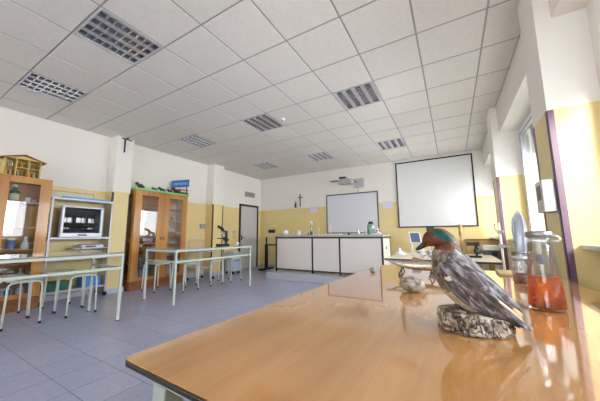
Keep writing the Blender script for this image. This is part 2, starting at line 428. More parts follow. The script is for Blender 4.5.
def rrect(x0, x1, y0, y1, r, n=6):
    P = []
    for cx, cy, a0 in ((x1-r, y1-r, 0), (x0+r, y1-r, 90), (x0+r, y0+r, 180), (x1-r, y0+r, 270)):
        for i in range(n+1): a = radians(a0+90*i/n); P.append((cx+r*cos(a), cy+r*sin(a)))
    return P
MB().prism(rrect(0, BW, 0, BL, .02), 'z', BT-.003, BT, True).build('bench_top', wood_top(), bench)
MB().prism(rrect(-.0015, BW+.0015, -.0015, BL+.0015, .021), 'z', BT-.014, BT-.003, True).build('bench_edge', mat('black_edge', (34, 22, 20), .35), bench)
FRM = mat('bench_frame', (176, 184, 176), .35)
a = MB(); z0, z1 = BT-.060, BT-.0145
a.box(.05, BW-.05, .045, .075, z0, z1).box(.05, BW-.05, BL-.075, BL-.045, z0, z1).box(.05, .08, .075, BL-.075, z0, z1).box(BW-.08, BW-.05, .075, BL-.075, z0, z1)
a.build('frame_rail', FRM, bench, bevel=.003)
for x in (.05, BW-.10):
    for y in (.045, BL-.095):
        l = MB().box(x, x+.05, y, y+.05, .012, z0).build('leg', FRM, bench, bevel=.004)
        MB().box(x-.002, x+.052, y-.002, y+.052, 0, .012).build('foot_cap', RUB, l)

# ------------------------------------------------------------------ stuffed duck
DX, DY, DZ0 = .034, .955, BT+.001
duck_base = thing('tree_stump_base', 'rough grey bark slab on the bench that the stuffed duck stands on', 'wooden base', (DX, DY, DZ0))
def bark_mat():
    m = mat('bark', (112, 88, 66), .75, rgb2=(206, 196, 184), nscale=42, bump=.9, bscale=70)
    nt = m.node_tree; b = nt.nodes['Principled BSDF']; src = b.inputs['Base Color'].links[0].from_socket
    tc = nt.nodes.new('ShaderNodeTexCoord'); mp = nt.nodes.new('ShaderNodeMapping'); mp.inputs['Scale'].default_value = (1, 1, .55); nt.links.new(tc.outputs['Object'], mp.inputs[0])
    n = nt.nodes.new('ShaderNodeTexNoise'); n.inputs['Scale'].default_value = 25; nt.links.new(mp.outputs[0], n.inputs[0])
    ad = nt.nodes.new('ShaderNodeMix'); ad.data_type = 'VECTOR'; ad.inputs[0].default_value = .12; nt.links.new(mp.outputs[0], ad.inputs[4]); nt.links.new(n.outputs['Color'], ad.inputs[5])
    v = nt.nodes.new('ShaderNodeTexVoronoi'); v.feature = 'DISTANCE_TO_EDGE'; v.inputs['Scale'].default_value = 30; nt.links.new(ad.outputs[1], v.inputs[0])
    r = nt.nodes.new('ShaderNodeMapRange'); r.inputs[1].default_value = .0; r.inputs[2].default_value = .09; nt.links.new(v.outputs['Distance'], r.inputs[0])
    mx = nt.nodes.new('ShaderNodeMix'); mx.data_type = 'RGBA'; mx.inputs[6].default_value = (*lin((58, 40, 28)), 1); nt.links.new(r.outputs[0], mx.inputs[0]); nt.links.new(src, mx.inputs[7])
    nt.links.new(mx.outputs[2], b.inputs['Base Color'])
    bp = b.inputs['Normal'].links[0].from_node; bp2 = nt.nodes.new('ShaderNodeBump'); bp2.inputs['Strength'].default_value = .9; bp2.inputs['Distance'].default_value = .006
    nt.links.new(r.outputs[0], bp2.inputs['Height']); nt.links.new(bp.outputs[0], bp2.inputs['Normal']); nt.links.new(bp2.outputs[0], b.inputs['Normal'])
    return m
BARK = bark_mat()
def dk(u): return (.00283-4.5e-6*u)*1.027
def dp(u, v, dy=0):   # side-view outline coordinates -> metres from the duck's foot
    u -= 475
    return ((.033+.00237*u-2.2e-6*u*u)*1.027-DX, dy, .279-(v-234.3)*dk(u))
def dinv(c):
    X = (c.x+DX)/1.027; u = (-.00237+math.sqrt(.00237**2-4*(-2.2e-6)*(.033-X)))/(2*(-2.2e-6))
    return u+475, 234.3+(.279-c.z)/dk(u)
rnd = random.Random(3)
st = MB(); n = 64; rings = []
for zi, (z, sc) in enumerate(((0, .96), (.006, 1.02), (.016, 1.0), (.026, 1.03), (.034, .99), (.043, 1.0), (.05, .97), (.056, .9), (.058, .5))):
    ring = []
    for k in range(n):
        a = 2*pi*k/n; j = 1+.05*sin(3*a+1)+.035*sin(7*a)+.03*sin(13*a+zi)+rnd.uniform(-.03, .03)
        sl = 1 if cos(a) < .2 else 1-.32*(cos(a)-.2)      # lower towards the right end
        ring.append(st.b.verts.new(((.092*sc*j*cos(a)-.002), .068*sc*j*sin(a), z*sl)))
    rings.append(ring)
for A, B in zip(rings, rings[1:]):
    for k in range(n): st.face([A[k], A[(k+1) % n], B[(k+1) % n], B[k]], False)
st.face(rings[0][::-1]); st.face(rings[-1])
st.build('bark_slab', BARK, duck_base)

duck = thing('stuffed_duck', 'stuffed duck with chestnut and green head and grey body, standing on bark', 'stuffed bird', (DX, DY, DZ0))
GREYF = bpy.data.materials.new('grey_plumage'); GREYF.use_nodes = True
def plumage(m, cols, sc, stretch, rot=0, rough=.75):
    nt = m.node_tree; b = nt.nodes['Principled BSDF']; tc = nt.nodes.new('ShaderNodeTexCoord')
    r0 = nt.nodes.new('ShaderNodeMapping'); r0.inputs['Rotation'].default_value = (0, rot, 0); nt.links.new(tc.outputs['Object'], r0.inputs[0])
    mp = nt.nodes.new('ShaderNodeMapping'); mp.inputs['Scale'].default_value = stretch; nt.links.new(r0.outputs[0], mp.inputs[0])
    n = nt.nodes.new('ShaderNodeTexNoise'); n.inputs['Scale'].default_value = sc; n.inputs['Detail'].default_value = 7; n.inputs['Distortion'].default_value = .8
    nt.links.new(mp.outputs[0], n.inputs[0]); r = nt.nodes.new('ShaderNodeValToRGB'); nt.links.new(n.outputs[0], r.inputs[0])
    e = r.color_ramp.elements; e[0].position = .3; e[0].color = (*lin(cols[0]), 1); e[1].position = .68; e[1].color = (*lin(cols[-1]), 1)
    if len(cols) == 3: q = e.new(.5); q.color = (*lin(cols[1]), 1)
    nt.links.new(r.outputs[0], b.inputs['Base Color']); b.inputs['Roughness'].default_value = rough; b.inputs['Specular IOR Level'].default_value = .3
    bp = nt.nodes.new('ShaderNodeBump'); bp.inputs['Strength'].default_value = .7; bp.inputs['Distance'].default_value = .004
    nt.links.new(n.outputs[0], bp.inputs['Height']); nt.links.new(bp.outputs[0], b.inputs['Normal'])
    return m
plumage(GREYF, [(46, 40, 38), (104, 97, 98), (172, 168, 176)], 34, (.6, 1, 2.2), radians(-42))
BREAST = bpy.data.materials.new('breast_plumage'); BREAST.use_nodes = True
plumage(BREAST, [(70, 62, 54), (128, 114, 98), (170, 160, 146)], 60, (1, 1, 1))
CHEST = bpy.data.materials.new('chestnut_plumage'); CHEST.use_nodes = True
plumage(CHEST, [(66, 34, 22), (128, 74, 46)], 60, (1, 1, 1), rough=.6)
GREEN = bpy.data.materials.new('green_plumage'); GREEN.use_nodes = True
plumage(GREEN, [(8, 34, 34), (16, 88, 82)], 40, (1, 1, 1), rough=.4)
BELLY = bpy.data.materials.new('buff_plumage'); BELLY.use_nodes = True
plumage(BELLY, [(170, 150, 120), (214, 200, 176)], 50, (1, 1, 1))
BILL = mat('bill_horn', (52, 40, 38), .35)
sec = [(418.6, 250.2, .9, .9), (421, 249.2, 2.0, 2.6), (425, 247.2, 2.8, 3.4), (429, 244.6, 3.9, 3.6), (431.5, 242.6, 6.2, 5.2), (435.5, 240.0, 9.4, 7.6), (441, 238.2, 10.9, 9.0),
       (447, 238.2, 11.2, 9.4), (452, 241.2, 10.8, 9.0), (454, 246, 11.4, 10), (453.5, 252.5, 14.8, 13), (454, 259, 18.5, 17), (458.5, 269, 22.2, 21), (466, 280.5, 24.2, 23.5),
       (475.5, 292, 22.8, 22.5), (487, 303, 18, 18.5), (499.5, 311, 12.3, 14), (510, 318, 8.2, 10), (519, 323.5, 4.8, 7), (526, 328.5, 2.4, 4.5), (530, 331, 1, 2)]
# resample smoothly
def cr_spline(P, sub):
    out = []
    for i in range(len(P)-1):
        p0, p1, p2, p3 = P[max(i-1, 0)], P[i], P[i+1], P[min(i+2, len(P)-1)]
        for k in range(sub):
            t = k/sub
            out.append(tuple(.5*((2*b)+(c-a)*t+(2*a-5*b+4*c-d)*t*t+(-a+3*b-3*c+d)*t**3) for a, b, c, d in zip(p0, p1, p2, p3)))
    out.append(P[-1]); return out
SEC = cr_spline(sec, 4)
def duckcol(c):
    px, py = dinv(c)
    if px < 430.5 and py > 242.5-(px-430)*.3: return 4
    if py < 250.5+.05*(px-445) and px < 462:
        u = (px-450.5)*.88+(py-235.6)*.47; v = -(px-450.5)*.47+(py-235.6)*.88
        if (u/12.5)**2+(v/4.4)**2 < 1: return 3
        return 2
    if px < 452+(py-262)*.32 and py < 290: return 1
    if px < 440+(py-268)*.95: return 5
    return 0
ml = MB(); ml.loft([(dp(x, y), max(r, .3)*dk(x-475)*.9, max(r2, .3)*dk(x-475)*.86) for x, y, r, r2 in SEC], 40, colf=duckcol)
ml.build('body', [GREYF, BREAST, CHEST, GREEN, BILL, BELLY], duck)
def feather(poly, y0, bulge, m, name, parent, thick=.0018, side=-1):
    """a curved feather blade, outline in the side plane, with its own thickness"""
    f = MB(); L = poly
    nA = len(L)//2
    top, bot = L[:nA], L[nA:][::-1]
    rows = []
    for (a, b_) in zip(top, bot):
        row = []
        for t in (0, .25, .5, .75, 1):
            x = a[0]+(b_[0]-a[0])*t; y = a[1]+(b_[1]-a[1])*t
            yy = y0+side*bulge*(1-(2*t-1)**2)
            p = dp(x, y, yy); row.append((p, (p[0], p[1]-side*thick, p[2])))
        rows.append(row)
    V = [[(f.b.verts.new(p), f.b.verts.new(q)) for p, q in row] for row in rows]
    for i in range(len(V)-1):
        for j in range(4):
            f.face([V[i][j][0], V[i][j+1][0], V[i+1][j+1][0], V[i+1][j][0]], True); f.face([V[i][j][1], V[i+1][j][1], V[i+1][j+1][1], V[i][j+1][1]], True)
    for i in range(len(V)-1):
        f.face([V[i][0][0], V[i+1][0][0], V[i+1][0][1], V[i][0][1]]); f.face([V[i][4][0], V[i][4][1], V[i+1][4][1], V[i+1][4][0]])
    f.face([v for v in (V[0][0][0], V[0][0][1], V[0][4][1], V[0][4][0])]); 
    return f.build(name, m, parent)
WINGA = bpy.data.materials.new('wing_grey'); WINGA.use_nodes = True
plumage(WINGA, [(42, 36, 34), (96, 88, 88), (170, 168, 180)], 42, (.45, 1, 1.8), radians(-48))
WINGD = mat('dark_wing_feather', (40, 36, 42), .5, rgb2=(86, 80, 88), nscale=60)
WINGL = mat('pale_wing_feather', (158, 158, 174), .6, rgb2=(66, 60, 64), nscale=45, bump=.5, bscale=90)
WHITEF = mat('white_wing_spot', (226, 214, 198), .7, noise=.06)
def wing(side, dy):
    w = MB()
    S2 = [(451, 259, 8, 2), (456, 265, 13, 4.2), (464, 275, 16.5, 5.2), (473, 286, 17, 5.2), (483, 296, 15, 4.6), (493, 305, 11, 4), (503, 313, 7.5, 3), (512, 320, 4.2, 2)]
    S2 = cr_spline(S2, 4)
    secs = []
    for i, (x, y, r, t) in enumerate(S2):
        # hug the body: across offset follows the body's half width
        q = min(SEC, key=lambda s_: (s_[0]-x)**2+(s_[1]-y)**2)
        secs.append(((dp(x, y)[0], side*(q[3]*.00255*.90), dp(x, y)[2]), r*.00262, t*.00255*.75))
    w.loft(secs, 20); wo = w.build('wing', WINGA, duck)
    base = side*.043
    # scapulars and primaries: long overlapping blades
    rows = [((458, 266), (500, 303), 4.0, WINGL, .055), ((464, 264), (514, 310), 4.0, WINGA, .051), ((470, 264), (525, 314), 3.2, WINGL, .043),
            ((463, 284), (503, 318), 4.4, WINGD, .055), ((474, 292), (520, 328), 3.6, WINGD, .040), ((480, 288), (527, 329), 3.0, WINGL, .038), ((472, 279), (512, 316), 3.6, WINGA, .056),
            ((490, 299), (528, 331), 2.4, WINGD, .027), ((476, 266), (524, 312), 2.4, WINGD, .036), ((468, 274), (508, 310), 2.2, WINGD, .058), ((456, 276), (490, 312), 3.2, WINGA, .056),
            ((478, 284), (524, 322), 1.6, WHITEF, .045), ((461, 280), (484, 296), 2.6, WINGD, .0605)]
    for (a, b_, w_, m_, off) in rows:
        a, b_ = Vector(a), Vector(b_); d_ = (b_-a).normalized(); nn = Vector((d_.y, -d_.x)); T = []; B = []
        ks = (0, .12, .3, .5, .7, .85, .95, 1.0); ww = (.25, .7, 1, 1, .9, .65, .35, .04)
        for t, q in zip(ks, ww):
            c_ = a+(b_-a)*t+nn*(2.0*sin(pi*t)); T.append(tuple(c_+nn*w_*q)); B.append(tuple(c_-nn*w_*q))
        f = MB(); V = []
        for t, p, q in zip(ks, T, B):
            row = []
            for u in (0, .33, .67, 1):
                x = p[0]+(q[0]-p[0])*u; y = p[1]+(q[1]-p[1])*u
                oy = side*(off*(1-.55*max(0, t-.35)/.65)+.003*(1-(2*u-1)**2)); P3 = dp(x, y, oy)
                row.append((f.b.verts.new(P3), f.b.verts.new((P3[0], P3[1]-side*.0012, P3[2]))))
            V.append(row)
        for i in range(len(V)-1):
            for j in range(3):
                f.face([V[i][j][0], V[i][j+1][0], V[i+1][j+1][0], V[i+1][j][0]], True); f.face([V[i][j][1], V[i+1][j][1], V[i+1][j+1][1], V[i][j+1][1]], True)
            f.face([V[i][0][0], V[i+1][0][0], V[i+1][0][1], V[i][0][1]]); f.face([V[i][3][0], V[i][3][1], V[i+1][3][1], V[i+1][3][0]])
        f.build('wing_feather', m_, wo)
    if side < 0:
        MB().blob((dp(454, 277.5)[0], -.057, dp(454, 277.5)[2]), .0105, .0030, .0065, jit=.35, seed=4).build('wing_spot', WHITEF, wo)
wing(-1, 0); wing(1, 0)
# tail feathers fan
for i, (y_, l_) in enumerate(((-.018, 0), (-.009, 3), (0, 4), (.009, 3), (.018, 0))):
    f = MB(); a = Vector(dp(505, 312)); b_ = Vector(dp(527+l_, 329+l_*.8)); b_.y = y_*1.4; a.y = y_*.5
    d_ = b_-a; f.loft([(a+d_*t, .0014, w_) for t, w_ in ((0, .004), (.3, .008), (.7, .009), (.92, .006), (1, .001))], 10)
    f.build('tail_feather', WINGD if i % 2 else WINGL, duck)
for s_ in (-1, 1):
    MB().blob((dp(438.5, 235.5)[0], s_*.0215, dp(438.5, 235.5)[2]), .0035, .003, .0035).build('eye', mat('eye_black', (8, 8, 8), .05), duck)
    lg = MB(); x0 = 462 if s_ < 0 else 470
    foot = Vector(dp(x0-2, 316)); foot.y = s_*.022; foot.z = .0605
    top = Vector(dp(x0+3, 299)); top.y = s_*.024
    lg.tube([top, (top+foot)/2, foot], .0036, 8)
    for a_ in (-28, 0, 28):
        dv = Vector((-cos(radians(a_)), sin(radians(a_)), 0))*.03
        lg.tube([foot, foot+dv*.6+Vector((0, 0, .001)), foot+dv-Vector((0, 0, .001))], [.003, .0026, .0014], 6)
    lg.build('leg', mat('leg_grey', (120, 104, 88), .6), duck)

# ------------------------------------------------------------------ things on the bench
rk = MB((-.19, 1.43, BT)); rk.blob((-.19, 1.43, BT+.036), .062, .048, .037, 40, 26, .035, 9)
tag(rk.build('fossil_stone', mat('stone', (70, 52, 34), .5, rgb2=(176, 168, 156), nscale=36, bump=.9, bscale=50)), 'rounded mottled grey stone on the bench left of the duck', 'stone')

sp = thing('mounted_fish', 'long glossy silver and golden tapering specimen with pointed snout, behind the stone', 'stuffed fish', (-.27, 1.93, BT+.001))
FISH = bpy.data.materials.new('varnished_scales'); FISH.use_nodes = True
def fishmat(m):
    nt = m.node_tree; b = nt.nodes['Principled BSDF']; tc = nt.nodes.new('ShaderNodeTexCoord'); s_ = nt.nodes.new('ShaderNodeSeparateXYZ'); nt.links.new(tc.outputs['Object'], s_.inputs[0])
    n = nt.nodes.new('ShaderNodeTexNoise'); n.inputs['Scale'].default_value = 45; nt.links.new(tc.outputs['Object'], n.inputs[0])
    mm = nt.nodes.new('ShaderNodeMath'); mm.operation = 'MULTIPLY_ADD'; mm.inputs[1].default_value = .03; nt.links.new(n.outputs[0], mm.inputs[0]); nt.links.new(s_.outputs['Z'], mm.inputs[2])
    mr = nt.nodes.new('ShaderNodeMapRange'); mr.inputs[1].default_value = .045; mr.inputs[2].default_value = .125; nt.links.new(mm.outputs[0], mr.inputs[0])
    r = nt.nodes.new('ShaderNodeValToRGB'); nt.links.new(mr.outputs[0], r.inputs[0]); e = r.color_ramp.elements
    e[0].color = (*lin((176, 128, 58)), 1); e[1].color = (*lin((92, 78, 60)), 1); q = e.new(.5); q.color = (*lin((204, 200, 190)), 1); q = e.new(.3); q.color = (*lin((150, 110, 60)), 1)
    nt.links.new(r.outputs[0], b.inputs['Base Color']); b.inputs['Roughness'].default_value = .18; b.inputs['Metallic'].default_value = .35
    b.inputs['Coat Weight'].default_value = .8
fishmat(FISH)
fs = cr_spline([(-.165, .104, .0015, .0015), (-.14, .100, .0055, .008), (-.11, .093, .010, .014), (-.075, .084, .017, .02), (-.035, .078, .023, .026), (.03, .073, .029, .028), (.11, .072, .030, .027), (.17, .074, .024, .02), (.22, .078, .012, .01), (.24, .08, .006, .005)], 4)
MB().loft([((x, 0, z), r, r2) for x, z, r, r2 in fs], 24).build('body', FISH, sp)
f = MB(); f.prism([(.235, .08), (.285, .115), (.275, .08), (.285, .045)], 'y', -.002, .002); f.prism([(.0, .100), (.03, .128), (.09, .115), (.11, .100)], 'y', -.0015, .0015)
f.build('fin', mat('fin_brown', (130, 98, 60), .4), sp)
MB().blob((-.085, -.0175, .092), .006, .004, .006).build('eye', mat('eye_amber', (190, 140, 40), .1), sp)
MB().tube([(-.04, 0, .058), (-.03, -.01, .03), (-.045, -.015, .006), (-.07, -.015, .003)], .004, 8).tube([(-.04, 0, .058), (-.06, .012, .03), (-.075, .015, .003)], .004, 8).build('stand', DARK, sp)
MB().tube([(.13, 0, .046), (.13, -.01, .02), (.115, -.015, .003)], .004, 8).tube([(.13, 0, .046), (.145, .012, .02), (.15, .015, .003)], .004, 8).build('stand', DARK, sp)

# conical flask with orange liquid
fl = thing('conical_flask', 'large conical glass flask half full of orange liquid, right of the duck', 'flask', (.285, 1.34, BT+.001))
prof = [(0, .001), (.048, .001), (.0535, .006), (.0545, .014), (.050, .10), (.042, .18), (.036, .235), (.032, .262), (.034, .268), (.037, .272), (.037, .283), (.0355, .286)]
MB().lathe(prof, n=40).build('glass_body', glass('flask_glass', (.97, .98, 1), refl=.03, op=.03, oprgb=(205, 220, 240)), fl)
LIQ = bpy.data.materials.new('orange_liquid'); LIQ.use_nodes = True
def liquid(m, tint, dif, op, nscale=12):
    nt = m.node_tree; nt.nodes.clear(); out = nt.nodes.new('ShaderNodeOutputMaterial'); tr = nt.nodes.new('ShaderNodeBsdfTransparent'); tr.inputs[0].default_value = (*tint, 1)
    df = nt.nodes.new('ShaderNodeBsdfDiffuse'); df.inputs[0].default_value = (*lin(dif), 1); tl = nt.nodes.new('ShaderNodeBsdfTranslucent'); tl.inputs[0].default_value = (*lin(dif), 1)
    ad = nt.nodes.new('ShaderNodeMixShader'); ad.inputs[0].default_value = .6; nt.links.new(df.outputs[0], ad.inputs[1]); nt.links.new(tl.outputs[0], ad.inputs[2])
    mx = nt.nodes.new('ShaderNodeMixShader'); nt.links.new(tr.outputs[0], mx.inputs[1]); nt.links.new(ad.outputs[0], mx.inputs[2])
    tc = nt.nodes.new('ShaderNodeTexCoord'); n = nt.nodes.new('ShaderNodeTexNoise'); n.inputs['Scale'].default_value = nscale; nt.links.new(tc.outputs['Object'], n.inputs[0])
    mr = nt.nodes.new('ShaderNodeMapRange'); mr.inputs[1].default_value = .35; mr.inputs[2].default_value = .65; mr.inputs[3].default_value = op-.25; mr.inputs[4].default_value = min(1, op+.2)
    nt.links.new(n.outputs[0], mr.inputs[0]); nt.links.new(mr.outputs[0], mx.inputs[0])
    gl = nt.nodes.new('ShaderNodeBsdfGlossy'); gl.inputs['Roughness'].default_value = .03; m2 = nt.nodes.new('ShaderNodeMixShader'); m2.inputs[0].default_value = .05
    nt.links.new(mx.outputs[0], m2.inputs[1]); nt.links.new(gl.outputs[0], m2.inputs[2]); nt.links.new(m2.outputs[0], out.inputs[0]); return m
liquid(LIQ, (1.0, .50, .03), (240, 128, 0), .5, 30)
MB().lathe([(0, .004), (.046, .004), (.0510, .009), (.0522, .016), (.0476, .112), (0, .112)], n=40).build('liquid', LIQ, fl)
MB().lathe([(.0375, .264), (.040, .266), (.040, .284), (.0375, .287), (.034, .287)], n=32).build('rim_ring', mat('grey_ring', (150, 152, 158), .3, .6), fl)
rr = MB(); 
for i in range(26):
    a = 2*pi*i/26+rnd.uniform(-.1, .1); q = rnd.uniform(.030, .042); rr.blob((q*cos(a), q*sin(a), .011+rnd.uniform(0, .012)), .007, .007, .006, 8, 6, .1, i)
for i in range(9): rr.blob((rnd.uniform(-.03, .03), rnd.uniform(-.03, .03), .012), .010, .009, .007, 8, 6, .1, i)
sed = rr.build('sediment', mat('dark_berries', (60, 44, 22), .4, rgb2=(150, 130, 60), nscale=30), fl); sed['kind'] = 'stuff'
# plain grey oval on the glass
ov = MB(); V = []
for k in range(28):
    a = 2*pi*k/28
    for r_ in ((.0005, .0007), (.0165, .022)):
        u = r_[0]*cos(a); z = .185+r_[1]*.85*sin(a); R = .0472-(z-.14)*.10
        ang = -pi/2-.2+u/R; V.append(ov.b.verts.new((R*cos(ang), R*sin(ang), z)))
for k in range(28): ov.face([V[2*k], V[2*k+1], V[(2*k+3) % 56], V[(2*k+2) % 56]], True)
ov.build('oval_mark', mat('mark_grey', (120, 122, 130), .6), fl)
MB().tube([(.040, 0, .272), (.054, -.004, .268), (.060, -.004, .258), (.052, -.004, .25), (.038, -.002, .252)], .004, 8).build('clip', mat('clip_white', (226, 226, 230), .3), fl)

jar = thing('glass_jar', 'small round glass jar with dark red liquid, behind the orange flask', 'jar', (.325, 1.98, BT+.001))
MB().lathe([(0, .001), (.036, .001), (.041, .006), (.041, .105), (.037, .118), (.037, .135), (.040, .138)], n=32).build('glass_body', LABG, jar)
LRED = bpy.data.materials.new('red_liquid'); LRED.use_nodes = True; liquid(LRED, (.62, .12, .06), (120, 26, 14), .55)
MB().lathe([(0, .004), (.038, .004), (.039, .05), (0, .05)], n=32).build('liquid', LRED, jar)
MB().lathe([(.039, .135), (.043, .135), (.043, .147), (0, .150)], n=32).build('lid', mat('glass_lid', (190, 198, 206), .15, .3), jar)

mj = thing('specimen_jar', 'tall glass specimen jar holding a pale feathery specimen beside the stand', 'jar', (.37, 2.16, BT+.001))
MB().lathe([(0, .001), (.048, .001), (.052, .006), (.052, .16), (.05, .166)], n=32).build('glass_body', LABG, mj)
MB().lathe([(.0525, .155), (.055, .155), (.055, .168), (.0525, .168)], n=32).lathe([(.0525, .125), (.054, .125), (.054, .133), (.0525, .133)], n=32).build('metal_band', STEEL, mj)
fe = MB(); 
for i in range(17):
    a = radians(-12+i*1.5); L = .37-.0006*(-12+i*1.5)**2+rnd.uniform(-.012, .012)
    p0 = Vector((0, 0, .012)); d_ = Vector((sin(a)*.42, rnd.uniform(-.06, .06), cos(a)*1.0))
    m_ = p0+d_*L*.62+Vector((a*.10, 0, 0)); e_ = p0+d_*L*1.02; e_.x *= .6
    q_ = a/.21; y_ = rnd.uniform(-.012, .012); fe.tube([p0, (q_*.010, 0, .10), (q_*.026, y_, .20), (q_*.036, y_, .30), (q_*.030, y_, .37+.02*(1-abs(q_))), (q_*.012, y_*.5, .41+.025*(1-abs(q_)))], [.0015, .002, .003, .0035, .003, .001], 6)
fe.build('feathery_specimen', mat('pale_fronds', (222, 226, 236), .5, rgb2=(120, 128, 150), nscale=30, stretch=(1, 1, .2)), mj)

ls = thing('lab_stand', 'cream upright rod stand with clamp on wooden baseboard at the bench far end', 'lab stand', (.30, 2.37, BT+.001))
MB().box(-.045, .075, -.12, .09, 0, .016).build('baseboard', mat('pale_board', (224, 196, 150), .5, noise=.06), ls, bevel=.003)
MB().tube([(0, 0, .016), (-.006, .01, .36)], .0085, 12).build('rod', mat('cream_rod', (232, 224, 208), .35), ls)
MB().box(-.02, .02, -.015, .02, .18, .205).tube([(0, -.006, .19), (.07, -.02, .192)], .004, 8).box(-.018, .018, -.014, .024, .285, .305).build('clamp', STEEL, ls, bevel=.002)
MB().tube([(-.004, 0, .30), (-.03, 0, .305), (-.036, 0, .33), (-.028, 0, .355)], .003, 8).build('hook', DARK, ls)

# ================================================================== SECOND TABLE behind the bench
t2 = thing('far_table', 'white-topped table with dark edge behind the bench, below the projector screen', 'table', (-.86, 3.86, 0))
MB().box(0, 1.36, 0, 1.3, .725, .75).build('table_top', mat('cream_laminate', (226, 218, 198), .35), t2, bevel=.003)
MB().box(-.003, 1.363, -.003, 0, .722, .748).box(-.003, 0, 0, 1.3, .722, .748).box(1.36, 1.363, 0, 1.3, .722, .748).build('edge_band', mat('brown_edge', (88, 52, 34), .4), t2)
for x in (.05, 1.27):
    for y in (.05, 1.21): MB().box(x, x+.04, y, y+.04, 0, .725).build('leg', CREAM, t2)
T2 = .751
# folded chair-like item: white frame with blue back
bc = thing('blue_chair_model', 'small white-framed blue-backed chair standing on the far table', 'small chair', (-.49, 4.35, T2), radians(14))
WFR = mat('white_frame', (226, 230, 236), .35); BLU = mat('blue_panel', (62, 80, 118), .5, noise=.08)
MB().tube([(-.07, 0, 0), (-.07, 0, .19), (-.09, .07, .36), (.055, .07, .36), (.075, 0, .19), (.075, 0, 0)], .0075, 8).tube([(-.07, 0, .18), (-.07, -.13, .18), (-.07, -.14, 0)], .0065, 8).tube([(.075, 0, .18), (.075, -.13, .18), (.075, -.14, 0)], .0065, 8).build('frame', WFR, bc)
MB().prism([(.010, .215), (.062, .35), (.068, .348), (.016, .213)], 'x', -.075, .06).build('backrest', BLU, bc)
MB().box(-.07, .075, -.135, 0, .182, .195).build('seat', mat('pale_blue_seat', (150, 176, 212), .5), bc)
ck = thing('clear_bags', 'crumpled heap of clear plastic packaging on the far table left of the duck', 'plastic packaging', (-.30, 4.15, T2))
cb = MB(); rnd2 = random.Random(11)
for i in range(16):
    x, y, z = rnd2.uniform(-.16, .17), rnd2.uniform(-.05, .07), rnd2.uniform(.015, .09); r_ = rnd2.uniform(.02, .045)
    cb.blob((x, y, max(z, r_*.7)), r_, r_*.7, r_*.7, 8, 6, .22, i)
cb.build('crumpled_film', mat('crumpled_plastic', (205, 204, 214), .2, rgb2=(128, 112, 116), nscale=25, bump=.5, bscale=30), ck)
wl = thing('white_funnel', 'white plastic funnel lying rim down on the far table near its left corner', 'funnel', (-.80, 4.75, T2))
MB().lathe([(.085, 0), (.088, .004), (.086, .012), (.045, .045), (.018, .062), (.016, .10), (.013, .102), (.013, .06), (.04, .04)], n=28).build('cone', mat('white_plastic', (232, 234, 238), .35), wl)
MB().lathe([(.085, 0), (.092, 0), (.092, .006), (.085, .006)], n=28).build('rim', mat('white_plastic', (232, 234, 238), .35), wl)
# black instrument (overhead camera / microscope) right of duck
cm = thing('black_instrument', 'black optical instrument with round lens on the far table right of the duck', 'optical instrument', (.235, 4.45, T2))
MB().box(-.09, .09, -.04, .05, 0, .03).build('base', BLACK, cm, bevel=.006)
MB().box(-.075, .075, -.03, .03, .165, .215).box(.02, .05, .0, .03, .03, .165).build('head', DARK, cm, bevel=.006)
MB().lathe([(0, -.075), (.036, -.075), (.042, -.065), (.045, .0), (.036, .03), (0, .03)], (.04, -.03, .095), 24, axis='y').build('lens', BLACK, cm)
MB().lathe([(.030, -.074), (.030, -.077), (0, -.077)], (.04, -.03, .095), 20, axis='y').build('lens_glass', mat('lens_blue', (70, 84, 120), .05), cm)
br = thing('wooden_figure', 'small ochre wooden figure standing on the black instrument, below the screen edge', 'figurine', (.10, 4.55, T2))
MB().tube([(0, 0, 0), (0, 0, .33)], .006, 8).lathe([(0, 0), (.035, 0), (.035, .01), (0, .012)], n=16).build('post', OAKD, br)
MB().lathe([(0, .30), (.02, .305), (.026, .34), (.024, .38), (.015, .40), (.024, .425), (.026, .445), (.016, .468), (0, .475)], n=16).build('carved_head', mat('ochre_wood', (176, 150, 84), .5, noise=.15, nscale=30), br)
br['label'] = 'small ochre carved wooden figure on a thin post, just right of the duck head'
mo = thing('webcam', 'small dark box on a slim post directly above the duck head', 'camera', (-.30, 4.6, T2))
MB().box(-.055, .055, -.03, .03, .36, .45).build('box', DARK, mo, bevel=.006)
MB().tube([(0, 0, .008), (0, 0, .36)], .008, 8).lathe([(0, 0), (.05, 0), (.05, .008), (0, .01)], n=20).build('post', STEEL, mo)
MB().lathe([(0, 0), (.018, 0), (.018, -.008), (0, -.008)], (.0, -.03, .405), 16, axis='y').build('lens', mat('lens_blue', (70, 84, 120), .05), mo)

# printer on small stand, wooden cupboard behind
ps = thing('printer_stand', 'low grey side table at the right, carrying the printer', 'side table', (.52, 5.24, 0))
MB().box(-.13, .12, -.02, .4, .66, .69).build('table_top', GREYTOP, ps)
for x in (-.12, .09):
    for y in (0, .37): MB().box(x, x+.022, y-.01, y+.012, 0, .66).build('leg', CREAM, ps)
pr = thing('printer', 'white and dark grey desktop printer beside the right-hand pillar', 'printer', (.52, 5.25, .691))
MB().box(-.11, .11, 0, .36, 0, .12).build('body', mat('printer_dark', (84, 84, 92), .45), pr, bevel=.008)
MB().box(-.115, .115, -.005, .37, .121, .20).build('lid', mat('printer_white', (218, 216, 212), .4), pr, bevel=.01)
MB().box(.0, .08, -.004, 0, .03, .10).build('panel', BLACK, pr)
wc = thing('wooden_cupboard', 'low brown wooden cupboard against the back wall under the window shade', 'cupboard', (.42, 7.05, .0))
MB().box(-.17, .45, 0, .4, 0, .94).build('body', mat('cupboard_ochre', (196, 158, 92), .5, noise=.05), wc, bevel=.004)
MB().box(-.185, .46, -.015, .4, .941, .965).build('top', OAKD, wc, bevel=.004)
